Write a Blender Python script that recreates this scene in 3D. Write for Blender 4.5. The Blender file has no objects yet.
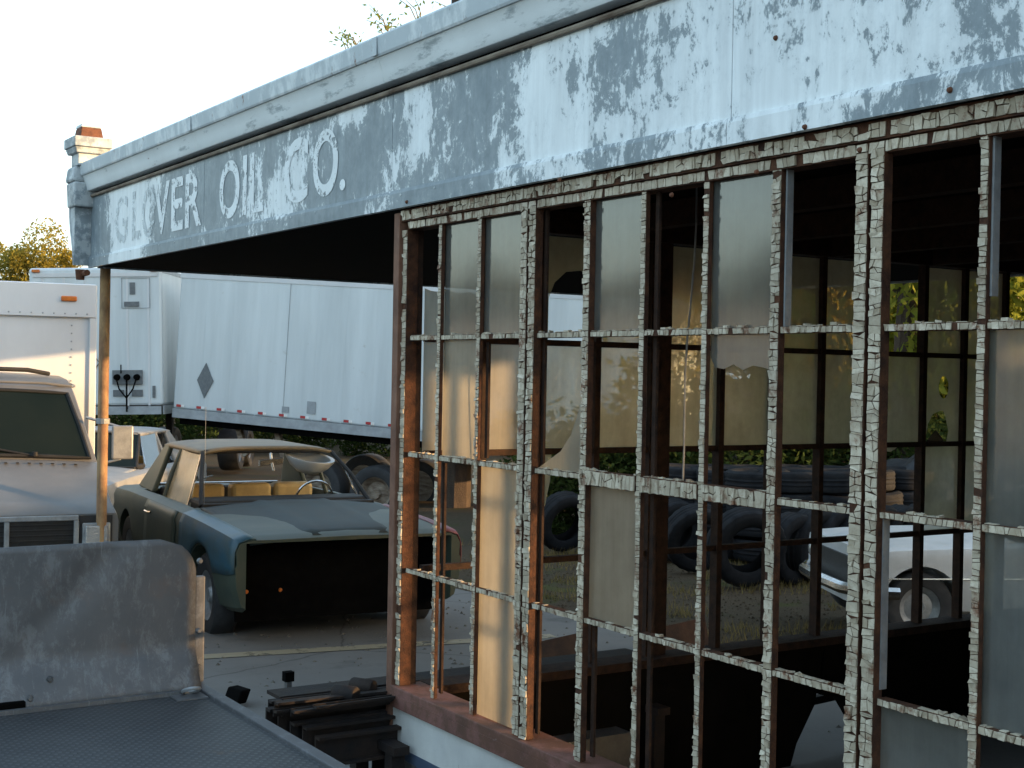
import bpy, math, random
from mathutils import Vector, Matrix
import numpy as np
R = math.radians
random.seed(7)
scene = bpy.context.scene
col = scene.collection
# ---------------------------------------------------------------- camera
EYE = 1.95
YAW, PITCH, ROLL, FPX = .569985, -.0090826, .01869, 1370.0
cF = Vector((-math.cos(YAW)*math.cos(PITCH), math.sin(YAW)*math.cos(PITCH), math.sin(PITCH)))
_r = Vector((math.sin(YAW), math.cos(YAW), 0)); _u = _r.cross(cF)
cR = math.cos(ROLL)*_r + math.sin(ROLL)*_u
cU = -math.sin(ROLL)*_r + math.cos(ROLL)*_u
cam = bpy.data.objects.new('camera', bpy.data.cameras.new('camera')); col.objects.link(cam)
cam.data.sensor_width = 36; cam.data.lens = FPX*36/1024
cam.data.clip_start = .05; cam.data.clip_end = 2000
M = Matrix((cR, cU, -cF)).transposed().to_4x4(); M.translation = Vector((0, 0, EYE)); cam.matrix_world = M
scene.camera = cam
# ---------------------------------------------------------------- light
SUN_AZ, SUN_EL = R(50), R(6.0)
S = Vector((math.cos(SUN_EL)*math.cos(SUN_AZ), math.cos(SUN_EL)*math.sin(SUN_AZ), math.sin(SUN_EL)))
world = bpy.data.worlds.new('World'); scene.world = world; world.use_nodes = True
wn = world.node_tree; wn.nodes.clear()
sky = wn.nodes.new('ShaderNodeTexSky'); sky.sky_type = 'NISHITA'; sky.sun_disc = False
sky.sun_elevation = SUN_EL; sky.sun_rotation = math.atan2(S.x, S.y); sky.air_density = 1.0; sky.dust_density = 3.0; sky.ozone_density = 1.0
bg = wn.nodes.new('ShaderNodeBackground'); bg.inputs[1].default_value = .15
wo = wn.nodes.new('ShaderNodeOutputWorld')
veil = wn.nodes.new('ShaderNodeMixRGB'); veil.blend_type = 'ADD'; veil.inputs[0].default_value = 1     # thin even cloud over the clear sky
veil.inputs[2].default_value = (1.10, 1.48, 1.84, 1); wn.links.new(sky.outputs[0], veil.inputs[1]); wn.links.new(veil.outputs[0], bg.inputs[0]); wn.links.new(bg.outputs[0], wo.inputs[0])
sl = bpy.data.lights.new('sun', 'SUN'); sl.energy = 3.0; sl.angle = R(.6); sl.color = (1, .62, .30)
so = bpy.data.objects.new('sun', sl); col.objects.link(so); so.rotation_euler = (-S).to_track_quat('-Z', 'Y').to_euler()
vs = scene.view_settings; vs.view_transform = 'Standard'; vs.look = 'None'; vs.gamma = 1; vs.exposure = 1.78; vs.use_curve_mapping = False

# ---------------------------------------------------------------- pixel helpers (direction only)
def ray(px, py): return cF + cR*((px-512)/FPX) + cU*((384-py)/FPX)
C0 = Vector((0, 0, EYE))
def onY(px, py, Y): d = ray(px, py); return C0 + d*(Y/d.y)
def onX(px, py, X): d = ray(px, py); return C0 + d*(X/d.x)
def onZ(px, py, Z): d = ray(px, py); return C0 + d*((Z-EYE)/d.z)
def atd(px, py, t): return C0 + ray(px, py)*t
def gz(x): return min(0, max(-.55, (x+7)*.03))       # the yard falls away gently from the station
def onG(px, py):
    p = onZ(px, py, 0)
    for _ in range(12): p = onZ(px, py, gz(p.x))
    return p

# ---------------------------------------------------------------- materials
class NT:
    def __init__(s, name):
        s.m = bpy.data.materials.new(name); s.m.use_nodes = True; s.t = s.m.node_tree; s.t.nodes.clear()
        s.out = s.n('OutputMaterial'); s.tc = s.n('TexCoord')
    def n(s, kind, **kw):
        nd = s.t.nodes.new('ShaderNode'+kind)
        for k, v in kw.items(): setattr(nd, k, v)
        return nd
    def l(s, a, b): s.t.links.new(a, b)
    def vec(s, scale=(1, 1, 1), coord='Object', rot=(0, 0, 0)):
        mp = s.n('Mapping'); mp.inputs['Scale'].default_value = scale; mp.inputs['Rotation'].default_value = rot
        s.l(s.tc.outputs[coord], mp.inputs[0]); return mp.outputs[0]
    def noise(s, scale, detail=6, rough=.6, vec=None, dist=0):
        nd = s.n('TexNoise'); nd.inputs['Scale'].default_value = scale; nd.inputs['Detail'].default_value = detail
        nd.inputs['Roughness'].default_value = rough; nd.inputs['Distortion'].default_value = dist
        s.l(vec if vec is not None else s.vec(), nd.inputs['Vector']); return nd.outputs['Fac']
    def ramp(s, fac, a, b, ca=0, cb=1):
        nd = s.n('ValToRGB'); e = nd.color_ramp.elements
        f = lambda c: (c, c, c, 1) if isinstance(c, (int, float)) else (*c, 1)
        e[0].position = a; e[0].color = f(ca); e[1].position = b; e[1].color = f(cb); s.l(fac, nd.inputs[0]); return nd.outputs[0]
    def mix(s, fac, a, b, mode='MIX'):
        nd = s.n('MixRGB', blend_type=mode)
        for i, v in ((0, fac), (1, a), (2, b)):
            if isinstance(v, (int, float)): nd.inputs[i].default_value = v if i == 0 else (v, v, v, 1)
            elif isinstance(v, tuple): nd.inputs[i].default_value = (*v, 1)
            else: s.l(v, nd.inputs[i])
        return nd.outputs[0]
    def math(s, op, a, b=0, c=None):
        nd = s.n('Math', operation=op)
        for i, v in ((0, a), (1, b)) + (((2, c),) if c is not None else ()):
            if isinstance(v, (int, float)): nd.inputs[i].default_value = v
            else: s.l(v, nd.inputs[i])
        return nd.outputs[0]
    def sep(s, coord='Object'):
        nd = s.n('SeparateXYZ'); s.l(s.tc.outputs[coord], nd.inputs[0]); return nd.outputs
    def bsdf(s, colr, rough=.6, metal=0, bump=None, bstr=.3, bdist=.01, spec=.5, **kw):
        b = s.n('BsdfPrincipled')
        for k, v in (('Base Color', colr), ('Roughness', rough), ('Metallic', metal), ('Specular IOR Level', spec)):
            if isinstance(v, (int, float)): b.inputs[k].default_value = v
            elif isinstance(v, tuple): b.inputs[k].default_value = (*v, 1)
            else: s.l(v, b.inputs[k])
        for k, v in kw.items(): b.inputs[k.replace('_', ' ')].default_value = v
        if bump is not None:
            bm = s.n('Bump'); bm.inputs['Strength'].default_value = bstr; bm.inputs['Distance'].default_value = bdist
            s.l(bump, bm.inputs['Height']); s.l(bm.outputs[0], b.inputs['Normal'])
        return b
    def done(s, sh): s.l(sh.outputs[0], s.out.inputs[0]); return s.m

MT = {}
def simple(name, c1, c2=None, scale=8, rough=.7, metal=0, bstr=.2, lo=.35, hi=.65, spec=.4, stretch=(1, 1, 1), bdist=.006):
    t = NT(name); c2 = c2 or tuple(v*.7 for v in c1)
    f = t.noise(scale, 7, .65, t.vec(stretch))
    c = t.mix(t.ramp(f, lo, hi), c1, c2)
    MT[name] = t.done(t.bsdf(c, rough, metal, t.noise(scale*6, 4), bstr, bdist, spec)); return MT[name]

def wear(name, paint, under, rust=(.10, .035, .015), scale=3, thr=.5, sharp=.02, rough=.55, rust_thr=.66, stretch=(1, 1, 1), bstr=.4, grime=.5, metal=0):
    """paint worn through to an under layer, with rust spots and grime"""
    t = NT(name)
    a = t.noise(scale, 10, .72, t.vec(stretch)); f = t.ramp(a, thr-sharp, thr+sharp)
    b = t.noise(scale*2.7, 8, .7, t.vec(stretch)); rf = t.ramp(b, rust_thr, rust_thr+.06)
    c = t.mix(f, paint, under); c = t.mix(rf, c, rust)
    g = t.ramp(t.noise(scale*.8, 5), .3, .75, 1, 1-grime); c = t.mix(1, c, g, 'MULTIPLY')
    h = t.mix(.5, f, t.noise(scale*30, 3))
    MT[name] = t.done(t.bsdf(c, rough, metal, h, bstr, .003)); return MT[name]

def make_fascia(name, bias):
    t = NT(name)
    x, y, z = t.sep('Object')[:3]
    big = t.noise(1.15, 3, .5, t.vec((1, 1, 1.3))); fine = t.noise(7, 12, .78, t.vec((1.25, 1, .8)), .4)
    fine2 = t.noise(38, 6, .7, t.vec((1, 1, .7)))
    f = t.math('ADD', t.math('MULTIPLY', big, .42), t.math('MULTIPLY', fine, .42)); f = t.math('ADD', f, t.math('MULTIPLY', fine2, .14)); f = t.math('ADD', f, bias)
    # paint lies thicker towards the filled-in first letters and along the office front
    mr = t.n('MapRange'); t.l(x, mr.inputs[0]); mr.inputs[1].default_value = -.3; mr.inputs[2].default_value = 1.1; mr.inputs[3].default_value = -.048; mr.inputs[4].default_value = .022
    f = t.math('ADD', f, mr.outputs[0])
    d = t.math('ABSOLUTE', t.math('ADD', x, 3.62)); pt = t.n('MapRange'); t.l(d, pt.inputs[0]); pt.inputs[1].default_value = .18; pt.inputs[2].default_value = .72; pt.inputs[3].default_value = .125; pt.inputs[4].default_value = 0
    f = t.math('ADD', f, pt.outputs[0])
    w = t.ramp(f, .497, .512)
    tone = t.ramp(t.noise(2.2, 5), .3, .7)
    white = t.mix(tone, (.68, .73, .75), (.78, .83, .84)); slate = t.mix(t.ramp(t.noise(14, 6), .35, .65), (.150, .190, .215), (.200, .245, .270))
    slate = t.mix(t.ramp(f, .42, .50, 0, .55), slate, (.30, .35, .375)); white = t.mix(t.ramp(f, .50, .56, .35, 0), white, (.50, .555, .58))
    c = t.mix(w, slate, white)
    rf = t.ramp(t.noise(5.5, 8, .75), .715, .75); c = t.mix(rf, c, (.30, .17, .10))
    st = t.ramp(t.noise(6, 6, .6, t.vec((3.5, 3.5, .25))), .35, .75, 1, .78); c = t.mix(1, c, st, 'MULTIPLY')
    MT[name] = t.done(t.bsdf(c, .5, 0, w, .25, .002, .35))
make_fascia('fascia_paint', .022); make_fascia('lip_paint', -.010)
def make_letter(name, colr, thr):
    t = NT(name); f = t.noise(16, 10, .75, t.vec((1, .1, 1)))
    al = t.ramp(f, thr-.015, thr+.015, 1, 0)
    b = t.bsdf(t.mix(t.ramp(t.noise(5), .3, .7), colr, tuple(v*.86 for v in colr)), .5, 0, spec=.35)
    tr = t.n('BsdfTransparent'); mx = t.n('MixShader'); t.l(al, mx.inputs[0]); t.l(tr.outputs[0], mx.inputs[1]); t.l(b.outputs[0], mx.inputs[2])
    MT[name] = t.done(mx)
make_letter('letter_paint', (.70, .75, .77), .555); make_letter('letter_faded', (.53, .59, .615), .50)

def make_glass(name, dirt, colr=(.42, .42, .36), rough=.12, var=.25, trans=.55, scale=3, ior=1.5):
    """dusty window glass: clear film, dust that scatters and lets light through, gloss"""
    t = NT(name)
    n1 = t.noise(scale, 7, .65, t.vec((1.6, 1.6, .7))); n2 = t.noise(scale*9, 5, .7)
    n3 = t.noise(scale*5, 6, .7, t.vec((1.6, 1.6, .12)))
    f = t.math('ADD', t.math('MULTIPLY', n1, .5), t.math('ADD', t.math('MULTIPLY', n2, .2), t.math('MULTIPLY', n3, .3)))
    mr = t.n('MapRange'); t.l(f, mr.inputs[0]); mr.inputs[1].default_value = .3; mr.inputs[2].default_value = .7
    mr.inputs[3].default_value = max(0, dirt-var); mr.inputs[4].default_value = min(1, dirt+var)
    c = t.mix(t.ramp(t.mix(.5, t.noise(scale*1.7, 6), n3), .32, .66), colr, tuple(v*.58 for v in colr))
    df = t.n('BsdfDiffuse'); t.l(c, df.inputs[0]); tl = t.n('BsdfTranslucent'); t.l(c, tl.inputs[0])
    m1 = t.n('MixShader'); m1.inputs[0].default_value = trans; t.l(df.outputs[0], m1.inputs[1]); t.l(tl.outputs[0], m1.inputs[2])
    tr = t.n('BsdfTransparent'); tr.inputs[0].default_value = (.86, .9, .86, 1)
    m2 = t.n('MixShader'); t.l(mr.outputs[0], m2.inputs[0]); t.l(tr.outputs[0], m2.inputs[1]); t.l(m1.outputs[0], m2.inputs[2])
    gl = t.n('BsdfGlossy'); gl.inputs['Roughness'].default_value = rough; fr = t.n('Fresnel'); fr.inputs[0].default_value = ior
    m3 = t.n('MixShader'); t.l(fr.outputs[0], m3.inputs[0]); t.l(m2.outputs[0], m3.inputs[1]); t.l(gl.outputs[0], m3.inputs[2])
    MT[name] = t.done(m3); return MT[name]
make_glass('dusty_glass', .84, (.235, .25, .235), .09, .2, ior=1.9)
make_glass('dusty_glass_warm', .88, (.40, .37, .29), .3, .12)  # paler and warmer; sun glow put into the colour of lit panes
make_glass('grimy_glass', .70, (.58, .54, .38), .3, .25, .7)
make_glass('grimy_glass_dark', .70, (.48, .45, .30), .3, .22, .65)
make_glass('car_glass_dusty', .82, (.50, .46, .33), .15)

def make_leaf(name, c1, c2, tl=.45):
    t = NT(name); oi = t.n('ObjectInfo')
    g = t.n('NewGeometry')
    f = t.ramp(t.noise(1.3, 4), .35, .65)
    rp = t.math('MULTIPLY', g.outputs['Random Per Island'], .6); f2 = t.math('ADD', t.math('MULTIPLY', f, .5), rp)
    c = t.mix(f2, c1, c2)
    df = t.n('BsdfDiffuse'); t.l(c, df.inputs[0]); tr = t.n('BsdfTranslucent'); t.l(c, tr.inputs[0])
    m = t.n('MixShader'); m.inputs[0].default_value = tl; t.l(df.outputs[0], m.inputs[1]); t.l(tr.outputs[0], m.inputs[2])
    MT[name] = t.done(m)
make_leaf('leaf_green', (.045, .075, .018), (.10, .13, .03))
make_leaf('leaf_gold', (.34, .25, .04), (.22, .20, .045), .5)  # gold of the low sun put into the leaf colour
make_leaf('leaf_lime', (.15, .20, .03), (.24, .25, .045), .6)  # sunlit brightness put into the tree leaf colour; also the roof weeds
make_leaf('leaf_straw', (.24, .175, .075), (.16, .13, .05), .3); simple('grit', (.13, .12, .10), (.07, .065, .06), 20, .9)
make_leaf('leaf_dark', (.02, .035, .012), (.05, .07, .02), .35)
make_leaf('leaf_dry', (.14, .12, .05), (.08, .09, .03))
simple('bark', (.07, .05, .035), (.035, .026, .02), 9, .9, bstr=.8, stretch=(1, 1, .25), bdist=.02)

t = NT('flake_paint'); gi = t.n('NewGeometry').outputs['Random Per Island']
c_ = t.mix(gi, (.36, .305, .22), (.62, .56, .44)); c_ = t.mix(t.math('MULTIPLY', t.ramp(t.noise(45, 8, .8), .46, .70), .7), c_, (.25, .185, .125))
c_ = t.mix(t.ramp(t.noise(9, 9, .75), .54, .63), c_, (.17, .075, .038)); c_ = t.mix(1, c_, t.ramp(t.noise(2.5, 5), .3, .7, 1, .66), 'MULTIPLY')
MT['flake_paint'] = t.done(t.bsdf(c_, .6, 0, t.noise(120, 5, .75), .5, .002, .3))
simple('frame_rust', (.085, .036, .018), (.028, .014, .010), 22, .85, bstr=.6, spec=.2)
simple('frame_dark', (.040, .021, .013), (.016, .010, .008), 22, .85, bstr=.6, spec=.2)  # darker copy of the frame rust; indoor shade deepened in the colour
simple('zinc', (.30, .32, .33), (.20, .21, .22), 14, .5, .4, spec=.4)
wear('post_rust', (.44, .28, .13), (.26, .14, .07), (.30, .20, .13), 9, .5, .1, .8, .66, (1, 1, .4))
wear('corner_rust', (.23, .115, .07), (.14, .06, .035), (.34, .27, .20), 9, .5, .1, .8, .64, (1, 1, .4))
wear('sill_rust', (.22, .095, .075), (.13, .055, .032), (.28, .20, .18), 6, .5, .06, .75, .66)
wear('wall_white', (.60, .61, .58), (.55, .56, .54), (.16, .10, .07), 5, .5, .1, .6, .675, (1.6, 1.6, .6), grime=.25)
wear('wall_blue', (.045, .075, .13), (.06, .09, .14), (.25, .26, .27), 5, .5, .1, .6, .70, grime=.3)
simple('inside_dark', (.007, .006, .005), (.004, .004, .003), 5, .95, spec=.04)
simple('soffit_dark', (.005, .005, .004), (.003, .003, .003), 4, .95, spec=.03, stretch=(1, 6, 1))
simple('beam_brown', (.060, .030, .016), (.03, .016, .010), 6, .85, stretch=(1, .3, 4))
wear('cornice_paint', (.68, .73, .74), (.33, .38, .40), (.17, .085, .05), 3.6, .57, .035, .6, .66, (.55, 1, 2.2), grime=.15)
wear('cornice_top', (.42, .475, .50), (.60, .65, .66), (.16, .07, .04), 4.0, .54, .05, .6, .615, (1.6, 1, .8), grime=.15)
wear('capital_paint', (.48, .53, .55), (.24, .29, .32), (.16, .08, .05), 7, .53, .04, .6, .66)
simple('rust_plain', (.16, .062, .03), (.07, .03, .018), 15, .9, bstr=.6)
simple('bead_rust', (.26, .22, .17), (.09, .06, .04), 8, .8, stretch=(.6, 1, 2))
simple('roofing', (.06, .06, .06), (.04, .04, .04), 5, .95)
# ground
def make_ground():
    t = NT('dirt'); a = t.noise(.55, 9, .7, t.vec()); b = t.noise(14, 8, .75)
    c = t.mix(t.ramp(a, .38, .62), (.085, .063, .040), (.055, .046, .031)); c = t.mix(t.ramp(b, .42, .62), c, (.060, .046, .030))
    gr = t.ramp(t.noise(1.1, 8, .75), .56, .62); c = t.mix(gr, c, (.060, .062, .022))
    MT['dirt'] = t.done(t.bsdf(c, .95, 0, t.noise(30, 8, .8), .9, .03, .1))
    t = NT('concrete'); a = t.noise(.9, 9, .7); b = t.noise(40, 6, .7)
    c = t.mix(t.ramp(a, .35, .68), (.165, .163, .155), (.098, .096, .092)); c = t.mix(t.ramp(b, .3, .8), c, (.15, .147, .138))
    v = t.n('TexVoronoi', feature='DISTANCE_TO_EDGE'); v.inputs['Scale'].default_value = .42
    wv = t.n('MixRGB'); wv.inputs[0].default_value = .12; nz = t.n('TexNoise'); nz.inputs['Scale'].default_value = 3; nz.inputs['Detail'].default_value = 6
    t.l(t.vec(), nz.inputs[0]); t.l(t.vec(), wv.inputs[1]); t.l(nz.outputs[1], wv.inputs[2]); t.l(wv.outputs[0], v.inputs['Vector'])
    cr = t.ramp(v.outputs[0], .001, .0045, .35, 1); c = t.mix(cr, (.03, .028, .025), c)
    oil = t.ramp(t.noise(1.6, 5, .6), .60, .74); c = t.mix(t.math('MULTIPLY', oil, .7), c, (.05, .048, .045))
    MT['concrete'] = t.done(t.bsdf(c, .85, 0, t.mix(.5, cr, b), .4, .006, .25))
    t = NT('patchy_yellow'); al = t.ramp(t.noise(6, 9, .75), .52, .66)
    b1 = t.bsdf((.26, .225, .15), .7); tr = t.n('BsdfTransparent'); m = t.n('MixShader'); t.l(al, m.inputs[0]); t.l(b1.outputs[0], m.inputs[1]); t.l(tr.outputs[0], m.inputs[2]); MT['patchy_yellow'] = t.done(m)
make_ground()
# vehicles and yard
wear('car_green', (.036, .054, .042), (.062, .072, .050), (.10, .05, .03), 2.6, .52, .10, .55, .70, grime=.35, bstr=.1)
wear('car_hood', (.014, .030, .034), (.019, .028, .028), (.13, .06, .04), 2.8, .50, .08, .68, .69, (1, 1.3, 1), grime=.4, bstr=.1)
wear('car_blue', (.022, .075, .11), (.035, .07, .08), (.16, .06, .04), 6, .52, .08, .45, .66, grime=.3, bstr=.1)
wear('car_red', (.22, .035, .04), (.10, .03, .03), (.06, .05, .05), 4, .52, .08, .5, .66, grime=.3, bstr=.1)
wear('car_roof', (.15, .115, .062), (.11, .085, .05), (.15, .10, .06), 4, .5, .1, .55, .7, grime=.25, bstr=.1)  # warm tan carries the low sunlight in the roof colour
wear('car_white', (.50, .52, .53), (.44, .46, .47), (.25, .18, .12), 3, .55, .1, .4, .73, grime=.2, bstr=.05)
wear('car_grey', (.22, .225, .225), (.18, .185, .185), (.12, .09, .06), 3, .55, .1, .5, .73, grime=.2, bstr=.05)
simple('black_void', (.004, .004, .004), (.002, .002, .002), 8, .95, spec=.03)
simple('rubber', (.020, .021, .023), (.033, .034, .036), 12, .75, bstr=.3)
simple('tire_rubber', (.007, .008, .010), (.016, .017, .019), 7, .8, bstr=.3, spec=.12)
simple('chrome', (.62, .63, .64), (.42, .40, .37), 9, .22, 1.0, bstr=.05)
simple('tan_vinyl', (.42, .30, .12), (.30, .21, .09), 9, .6)
simple('dark_trim', (.014, .014, .014), (.022, .022, .022), 9, .65, spec=.2)
simple('steel_grey', (.15, .155, .16), (.09, .092, .095), 8, .5, .6)
wear('truck_paint', (.145, .145, .143), (.115, .113, .11), (.25, .2, .17), 2, .55, .15, .38, .74, grime=.25, bstr=.05)
wear('box_white', (.58, .60, .62), (.52, .54, .56), (.40, .35, .30), 1.4, .55, .15, .45, .78, (1, 1, .4), grime=.12, bstr=.05)
def make_trailer_side():
    t = NT('trailer_skin'); st = t.noise(1.6, 7, .65, t.vec((1.2, 1.2, .12)))
    c = t.mix(t.ramp(st, .32, .72), (.58, .63, .66), (.43, .475, .50)); c = t.mix(t.ramp(t.noise(2.5, 9, .75), .62, .75), c, (.40, .41, .40))
    MT['trailer_skin'] = t.done(t.bsdf(c, .42, .15, t.noise(1.1, 2), .12, .05))
make_trailer_side()
simple('trailer_rail', (.33, .36, .39), (.25, .27, .29), 6, .5, .3)
simple('red_tape', (.42, .03, .035), (.30, .03, .03), 20, .4); simple('white_tape', (.75, .75, .74), (.6, .6, .6), 20, .4)
simple('placard', (.14, .155, .165), (.10, .11, .12), 20, .6); simple('amber', (.55, .16, .02), (.40, .10, .02), 20, .35)
simple('grille_dark', (.022, .022, .024), (.012, .012, .012), 20, .5); simple('red_badge', (.45, .025, .03), (.35, .02, .02), 20, .4)
t = NT('windshield'); MT['windshield'] = t.done(t.bsdf(t.mix(t.ramp(t.noise(1.2, 4), .3, .7), (.005, .009, .007), (.011, .015, .011)), .12, 0, spec=.08))
t = NT('lamp_glass'); MT['lamp_glass'] = t.done(t.bsdf((.45, .46, .46), .12, .5, t.noise(90, 1), .5, .004, .8))
def make_plate():
    t = NT('sheet_metal'); a = t.noise(2.3, 9, .7); b = t.noise(15, 12, .82, t.vec((1, 1, .5)), .3)
    c = t.mix(t.ramp(a, .35, .65), (.068, .073, .080), (.105, .107, .112)); c = t.mix(t.math('MULTIPLY', t.ramp(b, .50, .60), .42), c, (.20, .215, .23)); c = t.mix(t.ramp(t.noise(5, 10, .8, t.vec((1, 9, .6), rot=(R(25), 0, 0))), .60, .66), c, (.16, .17, .18))
    rr = t.ramp(t.noise(3.1, 8, .7), .60, .78); c = t.mix(t.math('MULTIPLY', rr, .6), c, (.13, .08, .055))
    MT['sheet_metal'] = t.done(t.bsdf(c, t.ramp(a, .3, .7, .5, .72), .25, t.noise(2.0, 5, .6), .15, .02))
    t = NT('tread_plate'); v = t.vec((1, 1, 1), rot=(0, 0, R(45)))
    h = []
    for d in ('X', 'Y'):
        w = t.n('TexWave', wave_type='BANDS', bands_direction=d); w.inputs['Scale'].default_value = 13; w.inputs['Distortion'].default_value = .3; t.l(v, w.inputs[0]); h.append(w.outputs['Fac'])
    hh = t.math('MULTIPLY', h[0], h[1]); e = t.ramp(hh, .35, .6)
    a = t.noise(1.7, 9, .72); c = t.mix(t.ramp(a, .35, .68), (.037, .041, .046), (.066, .070, .074)); c = t.mix(t.math('MULTIPLY', e, .35), c, (.15, .158, .166))
    c = t.mix(t.ramp(t.noise(4, 8, .75), .62, .72), c, (.09, .065, .05))
    MT['tread_plate'] = t.done(t.bsdf(c, .6, .35, e, .8, .006))
make_plate()
simple('dark_steel', (.018, .017, .018), (.034, .024, .019), 9, .75, .2, bstr=.4, spec=.2)
simple('rust_steel', (.11, .055, .032), (.05, .03, .022), 8, .8, .2, bstr=.5)
simple('tarp', (.012, .013, .016), (.03, .031, .035), 9, .5)

# ---------------------------------------------------------------- mesh builder
class MB:
    def __init__(s): s.v = []; s.f = []
    def add(s, vs, fs): o = len(s.v); s.v += [tuple(v) for v in vs]; s.f += [tuple(i+o for i in f) for f in fs]; return s
    def box(s, x0, x1, y0, y1, z0, z1):
        return s.add([(x0,y0,z0),(x1,y0,z0),(x1,y1,z0),(x0,y1,z0),(x0,y0,z1),(x1,y0,z1),(x1,y1,z1),(x0,y1,z1)],
                     [(0,3,2,1),(4,5,6,7),(0,1,5,4),(1,2,6,5),(2,3,7,6),(3,0,4,7)])
    def obox(s, c, ax, ay, az):                       # oriented box: centre, three half-axis vectors
        c, ax, ay, az = map(Vector, (c, ax, ay, az)); vs = []
        for k in (-1, 1):
            for i, j in ((-1,-1),(1,-1),(1,1),(-1,1)): vs.append(c+ax*i+ay*j+az*k)
        return s.add(vs, [(0,3,2,1),(4,5,6,7),(0,1,5,4),(1,2,6,5),(2,3,7,6),(3,0,4,7)])
    def tube(s, pts, rad, n=8, cap=True):
        pts = [Vector(p) for p in pts]; rad = rad if isinstance(rad, (list, tuple)) else [rad]*len(pts); vs = []; fs = []
        prev = None
        for i, p in enumerate(pts):
            d = (pts[min(i+1, len(pts)-1)]-pts[max(i-1, 0)]).normalized()
            a = d.orthogonal().normalized() if prev is None else (prev-d*prev.dot(d)).normalized()
            prev = a; b = d.cross(a)
            for k in range(n): t = 2*math.pi*k/n; vs.append(p+(a*math.cos(t)+b*math.sin(t))*rad[i])
        for i in range(len(pts)-1):
            for k in range(n): fs.append((i*n+k, i*n+(k+1)%n, (i+1)*n+(k+1)%n, (i+1)*n+k))
        if cap: fs.append(tuple(range(n-1, -1, -1))); fs.append(tuple((len(pts)-1)*n+k for k in range(n)))
        return s.add(vs, fs)
    def prism(s, poly, o, ax, ay, ext, sheet=False):               # polygon in plane (o, ax, ay) extruded along ext
        o, ax, ay, ext = map(Vector, (o, ax, ay, ext)); n = len(poly)
        a = [o+ax*p[0]+ay*p[1] for p in poly]
        if sheet: return s.add(a, [tuple(range(n))])
        b = [p+ext for p in a]
        fs = [tuple(range(n-1, -1, -1)), tuple(range(n, 2*n))]+[(i, (i+1)%n, n+(i+1)%n, n+i) for i in range(n)]
        return s.add(a+b, fs)
    def grid(s, rows, closed=False):
        m = len(rows[0]); vs = [p for r in rows for p in r]; fs = []
        for i in range(len(rows)-1):
            for j in range(m if closed else m-1): fs.append((i*m+j, i*m+(j+1)%m, (i+1)*m+(j+1)%m, (i+1)*m+j))
        return s.add(vs, fs)
    def lathe(s, prof, c, axis, n=24):                # prof: (radius, along)
        c = Vector(c); ax = Vector(axis).normalized(); a = ax.orthogonal().normalized(); b = ax.cross(a); rows = []
        for r_, h in prof: rows.append([c+ax*h+(a*math.cos(2*math.pi*k/n)+b*math.sin(2*math.pi*k/n))*r_ for k in range(n)])
        return s.grid(rows, True)
    def mesh(s, name, off=(0, 0, 0)):
        me = bpy.data.meshes.new(name); o = Vector(off); me.from_pydata([Vector(v)-o for v in s.v], [], s.f); me.update(); return me
    def build(s, name, mat, parent=None, smooth=False, bevel=0, off=None, solid=0, sub=0):
        if off is None: off = parent.get('_o', (0, 0, 0)) if parent is not None else (0, 0, 0)
        me = s.mesh(name, off); ob = bpy.data.objects.new(name, me); col.objects.link(ob)
        me.materials.append(MT[mat] if isinstance(mat, str) else mat)
        if parent is not None:
            ob.parent = parent
        if smooth: me.polygons.foreach_set('use_smooth', [True]*len(me.polygons)); me.set_sharp_from_angle(angle=R(40))
        if solid: m = ob.modifiers.new('s', 'SOLIDIFY'); m.thickness = solid; m.offset = 0
        if bevel: m = ob.modifiers.new('b', 'BEVEL'); m.width = bevel; m.segments = 2; m.limit_method = 'ANGLE'
        if sub: m = ob.modifiers.new('d', 'SUBSURF'); m.levels = sub; m.render_levels = sub
        ob['_o'] = tuple(off)
        return ob
def tag(o, label=None, cat=None, group=None, kind=None):
    for k, v in (('label', label), ('category', cat), ('group', group), ('kind', kind)):
        if v: o[k] = v
    return o
def empty(name, loc, rz=0, local=True):
    e = bpy.data.objects.new(name, None); col.objects.link(e); e.location = loc; e.rotation_euler = (0, 0, rz); e.empty_display_size = .2
    e['_o'] = (0, 0, 0) if local else tuple(loc); return e
def copy_tree(o, parent=None):
    c = o.copy(); col.objects.link(c)
    if parent is not None: c.parent = parent
    for ch in o.children: copy_tree(ch, c)
    return c
rnd = random.uniform

# ================================================================= SETTING
def ground_sheet(name, xs, ys, dz, mat, bumpy=0):
    mb = MB(); rows = [[(x, y, gz(x)+dz+(rnd(-bumpy, bumpy) if bumpy else 0)) for y in ys] for x in xs]; mb.grid(rows)
    o = mb.build(name, mat, smooth=True); tag(o, kind='structure'); return o
lin = lambda a, b, n: [a+(b-a)*i/(n-1) for i in range(n)]
ground_sheet('ground', [-900, -300, -120]+lin(-60, 20, 81)+[100, 900], [-900, -200, -60]+lin(-30, 50, 41)+[100, 300, 900], -.03, 'dirt')
ground_sheet('concrete_apron', lin(-12.6, 14, 134), lin(-7, 6.6, 30), .004, 'concrete')
yl = MB(); p, q = onG(150, 661), onG(400, 646)  # patchy pale-yellow strip lying across the concrete
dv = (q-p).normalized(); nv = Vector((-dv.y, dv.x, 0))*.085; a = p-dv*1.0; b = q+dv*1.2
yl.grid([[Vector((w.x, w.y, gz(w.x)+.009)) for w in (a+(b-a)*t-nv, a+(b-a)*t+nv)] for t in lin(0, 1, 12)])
ob = yl.build('yellow_streak', 'patchy_yellow'); tag(ob, kind='structure')

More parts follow.
